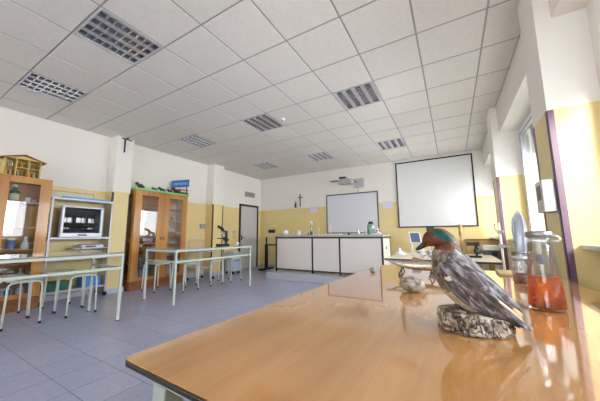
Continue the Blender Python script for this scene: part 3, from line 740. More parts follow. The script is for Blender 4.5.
for x in (-.15, .15): 
    q = MB().box(x, x+.27, -.015, -.001, .05, .90).build('door', mat('cupboard_ochre', (196, 158, 92), .5), wc)
    MB().blob((x+.24 if x < 0 else x+.03, -.024, .5), .01, .01, .01, 10, 8).build('knob', DARK, q)

# ================================================================== TEACHER'S BENCH on the platform
PZ = .161
td = thing('demonstration_desk', 'long white-panelled desk with black frame on the raised platform', 'desk', (-4.08, 5.72, PZ))
DW, DD = 2.78, .80; dh = 1.035-PZ
BF = mat('black_frame', (12, 13, 20), .35)
xs = [0, 1.07, 1.78, DW-.035]
for i, x in enumerate(xs): MB().box(x, x+.035, 0, .04, 0, dh-.035).build('leg', BF, td)
for x in (0, DW-.035): MB().box(x, x+.035, DD-.04, DD, 0, dh-.035).build('leg', BF, td)
MB().box(-.01, DW+.01, -.015, DD+.01, dh-.034, dh).build('top_rail', BF, td)
MB().box(-.005, DW+.005, -.01, DD, dh+.001, dh+.046).build('worktop', mat('grey_stone_top', (178, 178, 180), .3, noise=.05), td, bevel=.004)
WP = mat('white_panel', (226, 219, 213), .35)
for a_, b_ in zip(xs, xs[1:]): MB().box(a_+.038, b_-.003, .008, .024, .075, dh-.038).build('front_panel', WP, td)
MB().box(.036, DW-.036, .012, .03, .045, .072).build('lower_rail', BF, td)
sdp = MB().box(DW-.022, DW-.006, .042, DD-.042, .075, dh-.038).build('side_panel', WP, td)
MB().box(DW-.006, DW, .30, .37, .60, .66).build('socket', DARK, sdp)

DT = 1.082+.001
def desk_item(name, label, cat, x, y=5.95): return thing(name, label, cat, (x, y, DT))
WPL = mat('white_plastic', (232, 234, 238), .35)
o = desk_item('white_bowl', 'round white bowl at the far left end of the long desk', 'bowl', -3.92)
MB().lathe([(0, 0), (.05, 0), (.075, .02), (.082, .06), (.078, .10), (.06, .118), (0, .125)], n=24).build('bowl_body', WPL, o)
MB().blob((0, 0, .132), .014, .014, .01, 10, 8).build('knob', WPL, o)
o = desk_item('glass_beaker', 'small clear beaker on the desk just right of the white bowl', 'beaker', -3.70)
MB().lathe([(0, 0), (.03, 0), (.032, .004), (.032, .09), (.036, .094)], n=20).build('glass_body', LABG, o)
o = desk_item('white_jar', 'white lidded jar on the desk third from the left', 'jar', -3.51)
MB().lathe([(0, 0), (.048, 0), (.052, .01), (.052, .085), (.04, .10)], n=24).build('jar_body', WPL, o)
MB().lathe([(.046, .088), (.049, .088), (.049, .125), (0, .128)], n=24).build('lid', WPL, o)
o = desk_item('stoppered_bottle', 'tiny brown bottle on the desk left of the green bottle', 'bottle', -3.22)
MB().lathe([(0, 0), (.018, 0), (.018, .05), (.008, .06), (.008, .075), (0, .076)], n=14).build('bottle_body', mat('amber_brown', (150, 92, 60), .3), o)
o = desk_item('green_bottle', 'tall slim bottle with teal liquid and white cap on the long desk', 'bottle', -3.13)
MB().lathe([(0, 0), (.033, 0), (.035, .006), (.035, .20), (.025, .235), (.02, .25)], n=20).build('glass_body', LABG, o)
TEAL = bpy.data.materials.new('teal_liquid'); TEAL.use_nodes = True; liquid(TEAL, (.1, .7, .55), (20, 140, 112), .75)
MB().lathe([(0, .004), (.032, .004), (.032, .17), (0, .17)], n=20).build('liquid', TEAL, o)
MB().lathe([(.026, .245), (.028, .245), (.028, .34), (.02, .35), (0, .352)], n=20).build('cap', WPL, o)
o = desk_item('test_tube', 'thin white test tube standing upright between green bottle and candle', 'test tube', -2.92)
MB().lathe([(0, 0), (.03, 0), (.03, .008), (.012, .012), (.010, .018)], n=16).build('foot', WPL, o)
MB().lathe([(0, .014), (.011, .018), (.012, .17), (.009, .178), (0, .178)], n=14).build('tube', mat('milky_tube', (232, 228, 224), .3), o)
o = desk_item('candle', 'tall cream candle in a small dark holder in front of the whiteboard', 'candle', -2.60)
MB().lathe([(0, 0), (.035, 0), (.035, .01), (.016, .016), (.016, .05)], n=16).build('holder', mat('ochre_holder', (170, 140, 60), .4), o)
MB().lathe([(0, .02), (.013, .02), (.013, .24), (0, .245)], n=14).build('wax', mat('cream_wax', (240, 236, 214), .5), o)
o = desk_item('yellow_tray', 'low pale yellow tray on the long desk below the whiteboard', 'tray', -2.52, 5.83)
MB().box(-.24, .25, -.06, .06, 0, .006).box(-.24, .25, -.06, -.054, .006, .03).box(-.24, .25, .054, .06, .006, .03).box(-.24, -.234, -.054, .054, .006, .03).box(.244, .25, -.054, .054, .006, .03).build('tray_body', mat('pale_yellow', (232, 222, 180), .4), o)
o = desk_item('ink_pot', 'small dark blue pot on the desk in the middle of whiteboard', 'pot', -2.13)
MB().lathe([(0, 0), (.026, 0), (.028, .03), (.018, .04), (.018, .05), (0, .05)], n=16).build('pot_body', mat('navy_pot', (34, 42, 92), .3), o)
o = desk_item('flat_dish', 'shallow clear dish on the desk right of the navy pot', 'dish', -1.98, 5.86)
MB().lathe([(0, 0), (.07, 0), (.075, .018), (.072, .018), (.068, .004)], n=24).build('dish_body', LABG, o)
o = desk_item('small_flask', 'small clear conical flask on the desk left of the large green jar', 'flask', -1.93, 6.05)
MB().lathe([(0, 0), (.04, 0), (.042, .006), (.016, .085), (.015, .14), (.018, .143)], n=20).build('glass_body', glass('white_glass', refl=.1, op=.35, oprgb=(235, 240, 248)), o)
o = desk_item('small_vial', 'short clear vial on the desk between small flask and large jar', 'vial', -1.76, 6.05)
MB().lathe([(0, 0), (.02, 0), (.022, .004), (.022, .07), (.015, .08), (.015, .10)], n=16).build('glass_body', glass('white_glass'), o)
o = desk_item('large_green_jar', 'large pale green jar with black cap at the right end of long desk', 'jar', -1.60, 5.95)
MB().lathe([(0, 0), (.078, 0), (.085, .01), (.085, .20), (.07, .232), (.05, .24)], n=28).build('jar_body', mat('sage_glass', (130, 160, 148), .15, noise=.12, nscale=14), o)
MB().lathe([(.05, .238), (.056, .238), (.056, .27), (.035, .30), (0, .302)], n=24).build('cap', BLACK, o)
MB().tube([(0, 0, .30), (0, 0, .335)], .006, 8).lathe([(0, .335), (.02, .335), (.075, .352), (.075, .358), (0, .352)], n=24).build('funnel_top', WPL, o)
o = desk_item('red_label_bottle', 'small white bottle with reddish label beside the large green jar', 'bottle', -1.44, 5.90)
MB().lathe([(0, 0), (.03, 0), (.032, .005), (.032, .11), (.016, .125), (.016, .15), (0, .152)], n=18).build('bottle_body', WPL, o)
MB().lathe([(.0325, .07), (.0325, .10)], n=18).build('label', mat('red_label', (206, 110, 90), .5), o)
o = desk_item('crumpled_cloth', 'crumpled white cloth at the right front end of the long desk', 'cloth', -1.46, 5.78)
MB().blob((0, 0, .014), .11, .035, .014, 20, 10, .2, 3).blob((.09, .01, .02), .04, .03, .02, 16, 8, .2, 8).build('cloth_folds', mat('cloth_white', (222, 226, 236), .8), o)

# side table left behind the desk
st2 = thing('pedestal_table', 'pale-topped side table on a black T-shaped pedestal in the back corner', 'table', (-5.22, 6.85, 0))
MB().box(-.02, .62, -.30, .30, 1.03, 1.06).build('table_top', mat('pale_top', (206, 204, 196), .35), st2, bevel=.004)
MB().box(.0, .62, -.04, .04, .76, .80).box(.0, .09, -.03, .03, .05, .76).box(.03, .06, -.02, .02, .80, 1.029).build('pedestal', BF, st2)
MB().box(-.03, .12, -.30, .30, 0, .05).build('foot', BF, st2, bevel=.004)
st2.location.x = -5.30

# back wall fittings
def board(name, label, cat, x0, x1, z0, z1, w, fm, pm, fname='frame', dep=.025, group=None):
    r = thing(name, label, cat, ((x0+x1)/2, YB-.001, z0)); cx = (x0+x1)/2; hw = (x1-x0)/2; h = z1-z0
    MB().box(-hw, hw, -dep, 0, 0, w).box(-hw, hw, -dep, 0, h-w, h).box(-hw, -hw+w, -dep, 0, w, h-w).box(hw-w, hw, -dep, 0, w, h-w).build(fname, fm, r)
    MB().box(-hw+w, hw-w, -dep*.6, 0, w, h-w).build('panel', pm, r)
    return r
wbd = board('whiteboard', 'grey-framed whiteboard on the back wall under the short-throw projector', 'whiteboard', -3.375, -1.765, 1.12, 2.325, .035, mat('grey_frame', (96, 98, 104), .4), mat('board_white', (224, 224, 232), .25))
MB().box(-.5, .5, -.07, -.026, 0, .015).build('pen_tray', ALU, wbd)
board('projection_screen', 'large pale projection screen with thin black border on the back wall', 'projection screen', -1.25, .545, 1.26, 3.045, .03, BLACK, mat('screen_cream', (226, 226, 224), .7), dep=.03)
pj_ = thing('projector', 'short-throw projector on a wall arm above the whiteboard', 'projector', (-2.44, YB-.001, 2.595))
MB().box(-.02, .28, -.025, 0, -.13, .15).build('wall_plate', mat('plate_grey', (186, 186, 188), .5), pj_)
MB().box(.04, .09, -.5, -.025, .02, .06).build('arm', ALU, pj_)
MB().prism([(-.30, -.08), (.08, -.08), (.11, -.02), (.09, .04), (-.05, .075), (-.30, .05)], 'y', -.62, -.36).build('body', mat('projector_grey', (168, 170, 170), .35), pj_, bevel=.015)
MB().box(-.26, -.06, -.64, -.4, .078, .12).build('mirror_hood', DARK, pj_, bevel=.015)
MB().box(-.54, -.30, -.60, -.44, .02, .045).build('lens_flap', mat('flap_grey', (120, 120, 118), .4), pj_, bevel=.005)
MB().tube([(.1, -.012, -.13), (.1, -.012, -.262)], .006, 6).build('cable', DARK, pj_)
for (x0, x1, z0, z1, lb) in ((-3.97, -3.69, 1.80, 1.985, 'white paper notice on the back wall left of the whiteboard'), (-1.665, -1.395, 1.80, 2.0, 'white paper notice between the whiteboard and the projection screen')):
    p = MB(((x0+x1)/2, YB-.004, z0)); p.box(x0, x1, YB-.005, YB-.001, z0, z1); tag(p.build('paper_notice', mat('notice_lilac', (220, 214, 232), .6)), lb, 'notice')
cr = thing('crucifix', 'thin wooden crucifix on the back wall left of the whiteboard', 'crucifix', (-4.33, YB-.002, 2.02))
MB().box(-.014, .014, -.02, 0, 0, .42).box(-.09, .09, -.021, -.001, .30, .325).build('cross', mat('dark_wood', (96, 66, 44), .5), cr)
MB().tube([(0, -.03, .12), (0, -.032, .22), (0, -.03, .30)], [.006, .014, .018], 8).tube([(-.07, -.028, .318), (0, -.03, .29), (.07, -.028, .318)], .006, 8).blob((0, -.034, .33), .013, .013, .016, 10, 8).build('figure', mat('pewter', (150, 140, 130), .4, .5), cr)
sg = thing('wall_statuette', 'small dark statuette on a wall bracket left of the crucifix', 'statuette', (-4.50, YB-.002, 2.0))
MB().box(-.04, .04, -.07, 0, 0, .012).build('bracket', OAKD, sg)
MB().lathe([(0, .013), (.026, .013), (.03, .06), (.024, .13), (.012, .15), (.017, .165), (.014, .19), (0, .197)], (0, -.038, 0), 14).build('figure', mat('dark_bronze', (58, 44, 44), .4), sg)
bx = thing('wall_socket_box', 'black trunking box on the ochre back wall above the side table', 'socket box', (-5.49, YB-.001, 1.17))
MB().box(-.13, .14, -.05, 0, 0, .11).build('housing', BLACK, bx, bevel=.01)
MB().box(-.16, .17, -.02, 0, .125, .145).build('lid_strip', ALU, bx)
# left wall fittings
em = thing('emergency_light', 'rectangular grey emergency light on the white wall above the door', 'emergency light', (XL+.001, 6.85, 2.40))
MB().box(0, .05, -.24, .24, 0, .17).build('housing', mat('em_grey', (176, 174, 164), .5), em, bevel=.01)
MB().box(.05, .062, -.20, .20, .03, .14).build('lens', mat('em_lens', (150, 148, 136), .3), em, bevel=.004)
hk = thing('wall_bracket', 'dark T-shaped metal bracket high on the left white pillar', 'bracket', (-5.739, 2.66, 2.80))
MB().box(0, .02, -.012, .012, 0, .28).box(0, .14, -.01, .01, .27, .29).box(.0, .02, -.06, .13, .275, .295).build('bracket_bar', DARK, hk)
sw = thing('light_switch', 'pair of light switches on the ochre wall just left of the door', 'light switch', (XL+.001, 6.16, 1.0))
MB().box(0, .01, -.05, .05, 0, .08).box(0, .01, -.05, .05, .14, .22).build('plate', mat('switch_grey', (150, 150, 140), .4), sw, bevel=.003)
MB().box(.01, .014, -.03, .03, .02, .06).box(.01, .014, -.03, .03, .16, .20).build('rocker', PVC, sw)
wb2 = thing('wall_box', 'grey metal box on the ochre wall between cabinet and far left pillar', 'junction box', (XL+.001, 4.92, 1.28))
MB().box(0, .05, -.09, .07, 0, .13).build('housing', mat('box_grey', (160, 164, 170), .4), wb2, bevel=.006)
# box on the near right pillar
pb = thing('pillar_switch_box', 'square grey electrical box on the right-hand pillar above the flask', 'junction box', (.655, 2.60, 1.235))
MB().box(-.072, 0, -.10, .07, 0, .235).build('housing', mat('box_white', (196, 198, 190), .4), pb, bevel=.006)
MB().box(-.074, -.072, -.06, .03, .09, .20).build('switch_plate', DARK, pb)
MB().box(-.066, -.006, -.103, -.1, .01, .225).build('cover', mat('cover_pale', (214, 216, 214), .35), pb)

# ================================================================== STUDENT TABLES
def student_table():
    r = thing('student_table', 'x', 'table', (0, 0, 0)); Lx, Ly, h = .84, 1.80, .872
    MB().box(-Lx/2, Lx/2, 0, Ly, h-.018, h).build('table_top', GREYTOP, r, bevel=.003)
    q = .028
    f = MB(); z1 = h-.019; z0 = z1-.028
    f.box(-Lx/2, Lx/2, 0, q, z0, z1).box(-Lx/2, Lx/2, Ly-q, Ly, z0, z1).box(-Lx/2, -Lx/2+q, q, Ly-q, z0, z1).box(Lx/2-q, Lx/2, q, Ly-q, z0, z1)
    f.build('top_frame', CREAM2, r)
    g = MB(); g.box(Lx/2-q+.002, Lx/2-.002, q, Ly-q, .655, .685).box(-Lx/2+q, Lx/2-q, .002, q-.002, .655, .685).box(-Lx/2+q, Lx/2-q, Ly-q+.002, Ly-.002, .655, .685)
    g.build('lower_rail', CREAM2, r)
    for x in (-Lx/2, Lx/2-q):
        for y in (0, Ly-q):
            l = MB().box(x, x+q, y, y+q, .012, z0).build('leg', CREAM2, r)
            MB().box(x-.001, x+q+.001, y-.001, y+q+.001, 0, .012).build('foot_cap', RUB, l)
    return r
tA = student_table(); tA.location = (-4.24, 2.64, 0)
tA['label'] = 'pale metal-framed student table in the middle, carrying the microscope'; tA['group'] = 'student tables'
copy_thing(tA, (-4.24, .08, 0), 0, 'pale metal-framed student table at the left edge, in front of the television stand', 'student tables')

def stool():
    r = thing('student_stool', 'x', 'stool', (0, 0, 0)); w, d_, h = .165, .20, .545
    for sx in (-1, 1):
        f = MB(); pts = []
        x = sx*d_
        pts.append((x*1.05, -w, .02)); pts.append((x, -w+.012, h-.08))
        for a in range(0, 91, 18): pts.append((x, -w+.015+.06*(1-cos(radians(a))), h-.06+.045*sin(radians(a))))
        for a in range(90, -1, -18): pts.append((x, w-.015-.06*(1-cos(radians(a))), h-.06+.045*sin(radians(a))))
        pts.append((x, w-.012, h-.08)); pts.append((x*1.05, w, .02))
        f.tube(pts, .011, 8); o = f.build('leg_frame', CREAM, r)
        MB().lathe([(0, 0), (.016, 0), (.015, .022), (.012, .03), (0, .03)], (x*1.05, -w, 0), 10).build('foot_cap', RUB, o)
        MB().lathe([(0, 0), (.016, 0), (.015, .022), (.012, .03), (0, .03)], (x*1.05, w, 0), 10).build('foot_cap', RUB, o)
    MB().tube([(-d_, -.10, h-.016), (d_, -.10, h-.016)], .009, 8).tube([(-d_, .10, h-.016), (d_, .10, h-.016)], .009, 8).build('cross_bar', CREAM, r)
    MB().prism(rrect(-d_-.01, d_+.01, -w+.01, w-.01, .03), 'z', h-.004, h+.012).build('seat', mat('stool_seat', (190, 196, 186), .35), r, bevel=.003)
    return r
SP = [(-4.81, 1.165, 'stool at far left under the near student table, cut by the picture edge'),
      (-4.77, 1.75, 'stool under the near student table nearest that table\'s right-hand leg'),
      (-5.27, 1.17, 'stool behind the leftmost one, close to the left wooden cabinet'),
      (-5.26, 1.76, 'stool standing in front of the television stand, behind another stool'),
      (-4.76, 3.52, 'stool at the middle table, first in view right of its near leg'),
      (-5.24, 3.22, 'stool close to the green-topped cabinet base, farthest left at middle table'),
      (-4.80, 4.21, 'stool at the middle table below the microscope'),
      (-5.24, 3.86, 'stool behind the first two middle-table stools, near the cabinet\'s right end'),
      (-4.76, 4.76, 'stool beyond the right end of the middle table, nearest the door')]
s0 = stool()
for q, (x, y, lb) in enumerate(SP):
    if q == 0: s0.location = (x, y, 0); s0['label'] = lb; s0['group'] = 'tubular stools at the student tables'
    else: copy_thing(s0, (x, y, 0), radians(random.uniform(-3, 3)), lb, 'tubular stools at the student tables')

# microscope on the middle student table
ms = thing('microscope', 'dark blue microscope standing on the middle student table', 'microscope', (-4.25, 4.02, .873), radians(-90))
ms.scale = (1.2, 1.2, 1.2)
NB = mat('navy_enamel', (34, 52, 96), .3)
MB().box(-.10, .10, -.07, .07, 0, .03).build('base', DARK, ms, bevel=.008)
MB().box(-.10, -.06, -.02, .02, .03, .26).box(-.09, .03, -.018, .018, .23, .265).build('arm', NB, ms, bevel=.008)
MB().box(-.05, .08, -.06, .06, .12, .135).box(-.085, -.03, -.03, .03, .10, .15).build('stage', BLACK, ms, bevel=.003)
MB().tube([(.02, 0, .25), (.02, 0, .20), (.02, 0, .15)], [.022, .018, .010], 12).tube([(.035, .02, .21), (.05, .03, .165)], [.014, .009], 10).build('objective', CHROME, ms)
MB().tube([(.0, 0, .26), (.03, 0, .30), (.12, 0, .335)], [.026, .028, .02], 12).build('eyepiece', BLACK, ms)
MB().tube([(-.08, -.05, .10), (-.08, .05, .10)], .02, 14).build('focus_knob', BLACK, ms)
wjr = thing('white_cup', 'small white cup beside the microscope on the student table', 'cup', (-4.10, 4.30, .873))
MB().lathe([(0, 0), (.03, 0), (.038, .06), (.036, .06), (.028, .006)], n=20).build('cup_body', WPL, wjr)
MB().tube([(.034, 0, .048), (.055, 0, .042), (.055, 0, .02), (.033, 0, .014)], .004, 6).build('cup_handle', WPL, wjr)

# trolley and stacked things by the wall behind the middle table
tr = thing('laboratory_trolley', 'pale trolley with arched handle on castors behind the middle table', 'trolley', (-5.50, 4.50, 0))
PB = mat('pale_blue_metal', (186, 194, 212), .35)
MB().tube([(-.2, -.22, .08), (-.2, -.22, .93), (-.2, -.18, .985), (-.2, .18, .985), (-.2, .22, .93), (-.2, .22, .08)], .011, 8).tube([(.2, -.22, .08), (.2, -.22, .7)], .011, 8).tube([(.2, .22, .08), (.2, .22, .7)], .011, 8).build('frame', PB, tr)
MB().box(-.21, .21, -.22, .22, .68, .71).box(-.21, .21, -.22, .22, .28, .30).build('tray', PB, tr)
MB().box(-.1, -.0, -.21, .03, .711, .78).build('drawer', mat('trolley_box', (120, 136, 170), .4), tr)
for x in (-.2, .2):
    for y in (-.22, .22): MB().lathe([(0, -.012), (.035, -.012), (.035, .012), (0, .012)], (x, y, .036), 16, axis='x').box(x-.004, x+.004, y-.006, y+.006, .06, .09).build('castor', RUB, tr)
cs = thing('equipment_cabinet', 'narrow pale blue equipment housing on castors below the microscope', 'cabinet', (-5.55, 5.66, 0))
MB().box(-.15, .15, -.14, .14, .08, .62).build('housing', mat('cool_housing', (186, 196, 222), .35), cs, bevel=.01)
MB().box(.15, .156, -.11, .11, .35, .58).build('front_panel', mat('cool_panel', (150, 160, 190), .4), cs)
for x in (-.12, .12):
    for y in (-.11, .11): MB().lathe([(0, -.012), (.035, -.012), (.035, .012), (0, .012)], (x, y, .036), 16, axis='x').box(x-.004, x+.004, y-.006, y+.006, .06, .08).build('castor', RUB, cs)

# ================================================================== CABINETS
SH = [.205, .45, .683, .90, 1.16, 1.44, 1.64]
def cabinet(r, y1, h, doors, shelves):
    """front plane at local x = 0, body behind (-x), y from 0 to y1; doors = list of (y0, y1)"""
    d_ = .40
    b = MB(); b.box(-d_, -.02, 0, y1, .05, .19).box(-d_, -.02, 0, y1, h-.07, h).box(-d_, -.02, y1-.03, y1, .19, h-.07).box(-d_, -d_+.012, .03, y1-.03, .19, h-.07)
    b.build('carcass', OAK, r)
    # glazed near side
    s_ = MB(); s_.box(-.09, -.02, 0, .03, .19, h-.07).box(-d_, -d_+.05, 0, .03, .19, h-.07).box(-d_+.05, -.09, 0, .03, .98, 1.02).build('side_frame', OAK, r)
    MB().box(-d_+.05, -.09, .012, .016, .19, .98).box(-d_+.05, -.09, .012, .016, 1.02, h-.07).build('side_glass', PANE, r)
    MB().box(-d_, -.005, -.003, y1+.003, 0, .18).build('plinth', OAKD, r)
    for z in shelves: MB().box(-d_+.014, -.025, .032, y1-.032, z-.018, z).build('shelf', OAK, r)
    for q, (a, c_) in enumerate(doors):
        w = .135
        z0, z1 = .185, h-.01
        f = MB(); f.box(-.019, 0, a, a+w, z0, z1).box(-.019, 0, c_-w, c_, z0, z1).box(-.019, 0, a+w, c_-w, z1-.09, z1).box(-.019, 0, a+w, c_-w, z0, z0+.06)
        dr = f.build('door', OAK, r, bevel=.003)
        MB().prism([(-.0175, a+w), (-.0015, c_-w), (-.0035, c_-w), (-.019, a+w)] if y1 and r.location.y < 1 else [(-.008, a+w), (-.008, c_-w), (-.012, c_-w), (-.012, a+w)], 'z', z0+.06, z1-.09).build('glass_pane', PANE, dr)
        ky = c_-.03 if q == 0 else a+.03
        MB().box(0, .004, ky-.012, ky+.012, 1.0, 1.06).blob((.009, ky, 1.03), .008, .005, .008, 8, 6).build('lock', DARK, dr)
    return r
cA = thing('glass_cabinet', 'honey oak glazed cabinet at the left edge, with the little house on top', 'cabinet', (-5.60, .36, 0))
cabinet(cA, 1.22, 2.0, [(.0, .609), (.611, 1.22)], [.45, .683, .89, 1.235, 1.61])
cB = thing('glass_cabinet', 'honey oak glazed cabinet with green top board, behind the middle table', 'cabinet', (-5.60, 2.89, 0))
cabinet(cB, 1.22, 2.045, [(.0, .62), (.622, 1.22)], [.48, .70, .93, 1.18, 1.44, 1.71])
tag(MB((-5.8, 3.5, 2.046)).box(-6.0, -5.58, 2.865, 4.13, 2.046, 2.09).build('green_board', mat('light_green', (126, 200, 128), .5), bevel=.004), 'light green board lying on top of the right wooden cabinet', 'board')

# bottles and jars in the cabinets
def bottle_mesh(kind, r, h):
    if kind == 'bottle': p = [(0, 0), (r, 0), (r, h*.6), (r*.4, h*.75), (r*.4, h*.9)]
    elif kind == 'jar': p = [(0, 0), (r, 0), (r*1.02, h*.1), (r*1.02, h*.75), (r*.8, h*.85)]
    else: p = [(0, 0), (r, 0), (r*.95, h*.4), (r*.3, h*.78), (r*.3, h*.92)]
    return p
BC = {'brown': (86, 48, 28), 'blue': (70, 110, 176), 'white': (226, 228, 232), 'green': (44, 104, 80), 'clear': (190, 204, 214), 'amber': (156, 92, 34), 'grey': (110, 114, 124)}
def shelf_bottle(kind, colr, r, h, x, y, z, label, capc='white'):
    t = thing(kind if kind != 'flask' else 'flask', label, 'bottle' if kind == 'bottle' else kind, (x, y, z+.001))
    MB().lathe(bottle_mesh(kind, r, h), n=16).build('glass_body', mat('bottle_'+colr, BC[colr], .15), t)
    rr_ = {'bottle': r*.5, 'jar': r*.9, 'flask': r*.42}[kind]
    MB().lathe([(rr_, h*.86), (rr_, h), (0, h)], n=14).build('cap', mat('cap_'+capc, BC.get(capc, (220, 220, 220)), .4), t)
    return t
t = shelf_bottle('bottle', 'green', .055, .27, -5.76, 1.20, 1.61, 'dark green-brown bottle with pale label on the top shelf of left cabinet')
MB().lathe([(.0556, .03), (.0556, .13)], n=16).build('label', mat('label_cream', (206, 204, 160), .6), t)
shelf_bottle('jar', 'clear', .035, .08, -5.72, 1.35, 1.61, 'low clear jar on the left cabinet top shelf, right of the labelled bottle')
shelf_bottle('jar', 'clear', .03, .06, -5.74, 1.43, 1.61, 'smallest clear jar at the right end of left cabinet\'s top shelf')
shelf_bottle('bottle', 'green', .03, .17, -5.74, 1.05, 1.61, 'slim green bottle at the left of the left cabinet top shelf')
shelf_bottle('bottle', 'green', .035, .20, -5.70, 1.08, .89, 'dark green bottle on the left cabinet shelf, left of the blue jar')
shelf_bottle('jar', 'blue', .05, .17, -5.70, 1.22, .89, 'blue jar on the left cabinet shelf level with the table top')
shelf_bottle('flask', 'white', .05, .20, -5.70, 1.37, .89, 'white conical flask on the left cabinet shelf beside the blue jar')
shelf_bottle('jar', 'grey', .035, .10, -5.80, 1.47, .89, 'grey jar at the right end of the left cabinet shelf')
for i, (y, kd, cc, r_, h_) in enumerate(((1.05, 'jar', 'grey', .04, .10), (1.16, 'bottle', 'brown', .035, .16), (1.27, 'jar', 'blue', .04, .12), (1.38, 'bottle', 'clear', .03, .15), (1.47, 'jar', 'grey', .03, .10))):
    shelf_bottle(kd, cc, r_, h_, -5.78, y, .45, '%s %s on the lowest raised shelf of the left cabinet, %s' % ({'grey': 'grey', 'brown': 'brown', 'blue': 'blue', 'clear': 'clear'}[cc], kd, ['farthest left', 'second from left', 'in the middle', 'fourth from left', 'farthest right'][i]))
for i, (y, cc) in enumerate(((1.1, 'grey'), (1.25, 'blue'), (1.4, 'white'))):
    shelf_bottle('jar', cc, .05, .13, -5.78, y, .192, '%s jar on the floor of the left cabinet seen through its glass' % cc)
def shelf_box(name, rgb, x0, x1, y0, y1, z, h, label, cat='box'):
    o = MB(((x0+x1)/2, (y0+y1)/2, z+.001)); o.box(x0, x1, y0, y1, z+.001, z+.001+h)
    return tag(o.build(name, mat('box_%d_%d_%d' % rgb, rgb, .55), bevel=.004), label, cat)
shelf_box('storage_box', (70, 74, 96), -5.95, -5.70, 3.10, 3.36, .192, .22, 'dark blue box at the bottom of the right cabinet behind its left door')
shelf_box('storage_box', (196, 196, 190), -5.95, -5.74, 3.60, 3.85, .192, .20, 'pale box at the bottom of the right cabinet behind its right door')
shelf_box('storage_box', (58, 62, 78), -5.95, -5.74, 3.12, 3.32, .48, .14, 'dark grey box on the lowest shelf of the right cabinet')
shelf_box('storage_box', (120, 70, 60), -5.95, -5.76, 3.63, 3.9, .48, .12, 'reddish box on the lowest shelf of the right cabinet, right side')
shelf_box('folded_cloth', (170, 90, 130), -5.90, -5.70, 3.18, 3.40, .93, .045, 'folded magenta cloth on the middle shelf of the right cabinet', 'cloth')
shelf_box('storage_box', (70, 130, 120), -5.90, -5.70, 3.62, 3.92, .93, .045, 'flat teal box on the middle shelf behind the right door')
shelf_box('storage_box', (196, 204, 220), -5.92, -5.72, 3.16, 3.38, .976, .06, 'pale blue box stacked on the magenta cloth')
shelf_box('storage_box', (92, 84, 80), -5.92, -5.72, 3.64, 3.86, 1.18, .10, 'dark box on the fourth shelf behind the right door')
shelf_box('storage_box', (206, 196, 170), -5.92, -5.72, 3.62, 3.92, .70, .10, 'cream box on the second shelf behind the right door')
shelf_bottle('jar', 'clear', .04, .11, -5.75, 3.14, 1.18, 'clear jar on the fourth shelf of the right cabinet, left door')
shelf_bottle('jar', 'white', .045, .12, -5.75, 3.68, 1.44, 'white jar on the fifth shelf behind the right cabinet\'s right door')
shelf_bottle('jar', 'grey', .04, .11, -5.75, 3.84, 1.44, 'grey jar on the fifth shelf behind the right cabinet\'s right door')
shelf_bottle('bottle', 'brown', .04, .19, -5.76, 3.15, .70, 'brown bottle on the second shelf of the right cabinet, left door')
shelf_bottle('bottle', 'blue', .035, .16, -5.78, 3.32, .70, 'blue bottle on the second shelf of the right cabinet, left door')

# stuffed small animals on the green board
DARKFUR = mat('dark_fur', (70, 62, 58), .8, noise=.3, nscale=40, bump=.6)
def critter(y, l, h, label, name='stuffed_bird', seed=1, tail=True):
    t = thing(name, label, 'stuffed bird', (-5.78, y, 2.091))
    b_ = MB(); b_.loft([((0, -l*.52, h*.75), .006, .006), ((0, -l*.45, h*.78), h*.16, h*.15), ((0, -l*.34, h*.80), h*.24, h*.2), ((0, -l*.24, h*.66), h*.2, h*.18), ((0, -l*.08, h*.5), h*.32, h*.3), ((0, l*.12, h*.46), h*.34, h*.32), ((0, l*.3, h*.42), h*.2, h*.2), ((0, l*.5, h*.36), h*.06, h*.1)], 16, up=(1, 0, 0))
    b_.build('body', DARKFUR, t)
    MB().box(-.05, .05, -l*.25, l*.25, 0, .012).build('base', OAKD, t)
    g = MB()
    for s_ in (-1, 1): g.tube([(s_*.02, 0, h*.3), (s_*.02, 0, .012)], .004, 6)
    g.build('legs', DARK, t); return t
critter(3.05, .20, .15, 'small dark stuffed bird at the left front end of the green board')
critter(3.38, .16, .09, 'low dark stuffed bird on the green board, second from left')
critter(3.55, .20, .12, 'dark stuffed bird in the middle of the green board')
critter(3.74, .16, .11, 'dark stuffed bird on the green board just left of the blue sign')
critter(3.92, .30, .16, 'largest dark stuffed bird on the green board in front of the blue sign')
sgn = thing('blue_sign', 'tilted blue sign board with white lettering on top of right cabinet', 'sign', (-5.90, 4.10, 2.26))
pn = MB(); pn.prism([(-.23, .0), (.25, .10), (.25, .30), (-.22, .18)], 'x', -.02, .0); pn.build('panel', mat('sign_blue', (38, 104, 176), .45), sgn)
lt = MB()
for i in range(9):
    y0 = -.185+i*.045; zc = .09+(y0+.23)*.22
    if i % 3 == 0: lt.box(0, .003, y0, y0+.008, zc-.028, zc+.03).box(0, .003, y0, y0+.028, zc+.022, zc+.03).box(0, .003, y0, y0+.024, zc-.004, zc+.004)
    elif i % 3 == 1: lt.box(0, .003, y0, y0+.008, zc-.028, zc+.03).box(0, .003, y0+.02, y0+.028, zc-.028, zc+.03).box(0, .003, y0, y0+.028, zc-.028, zc-.02)
    else: lt.box(0, .003, y0+.01, y0+.018, zc-.028, zc+.03).box(0, .003, y0, y0+.028, zc+.022, zc+.03)
lt.build('lettering', mat('sign_white', (210, 222, 236), .5), sgn)
MB().box(-.02, 0, -.16, -.14, -.168, .02).box(-.02, 0, .18, .2, -.168, .085).build('support', OAKD, sgn)
pb_ = thing('flower_box', 'dark green and red strip of models below the blue sign', 'model strip', (-5.63, 4.02, 2.091))
MB().box(-.03, .03, -.14, .10, 0, .05).build('tray', mat('model_green', (50, 84, 58), .6), pb_)
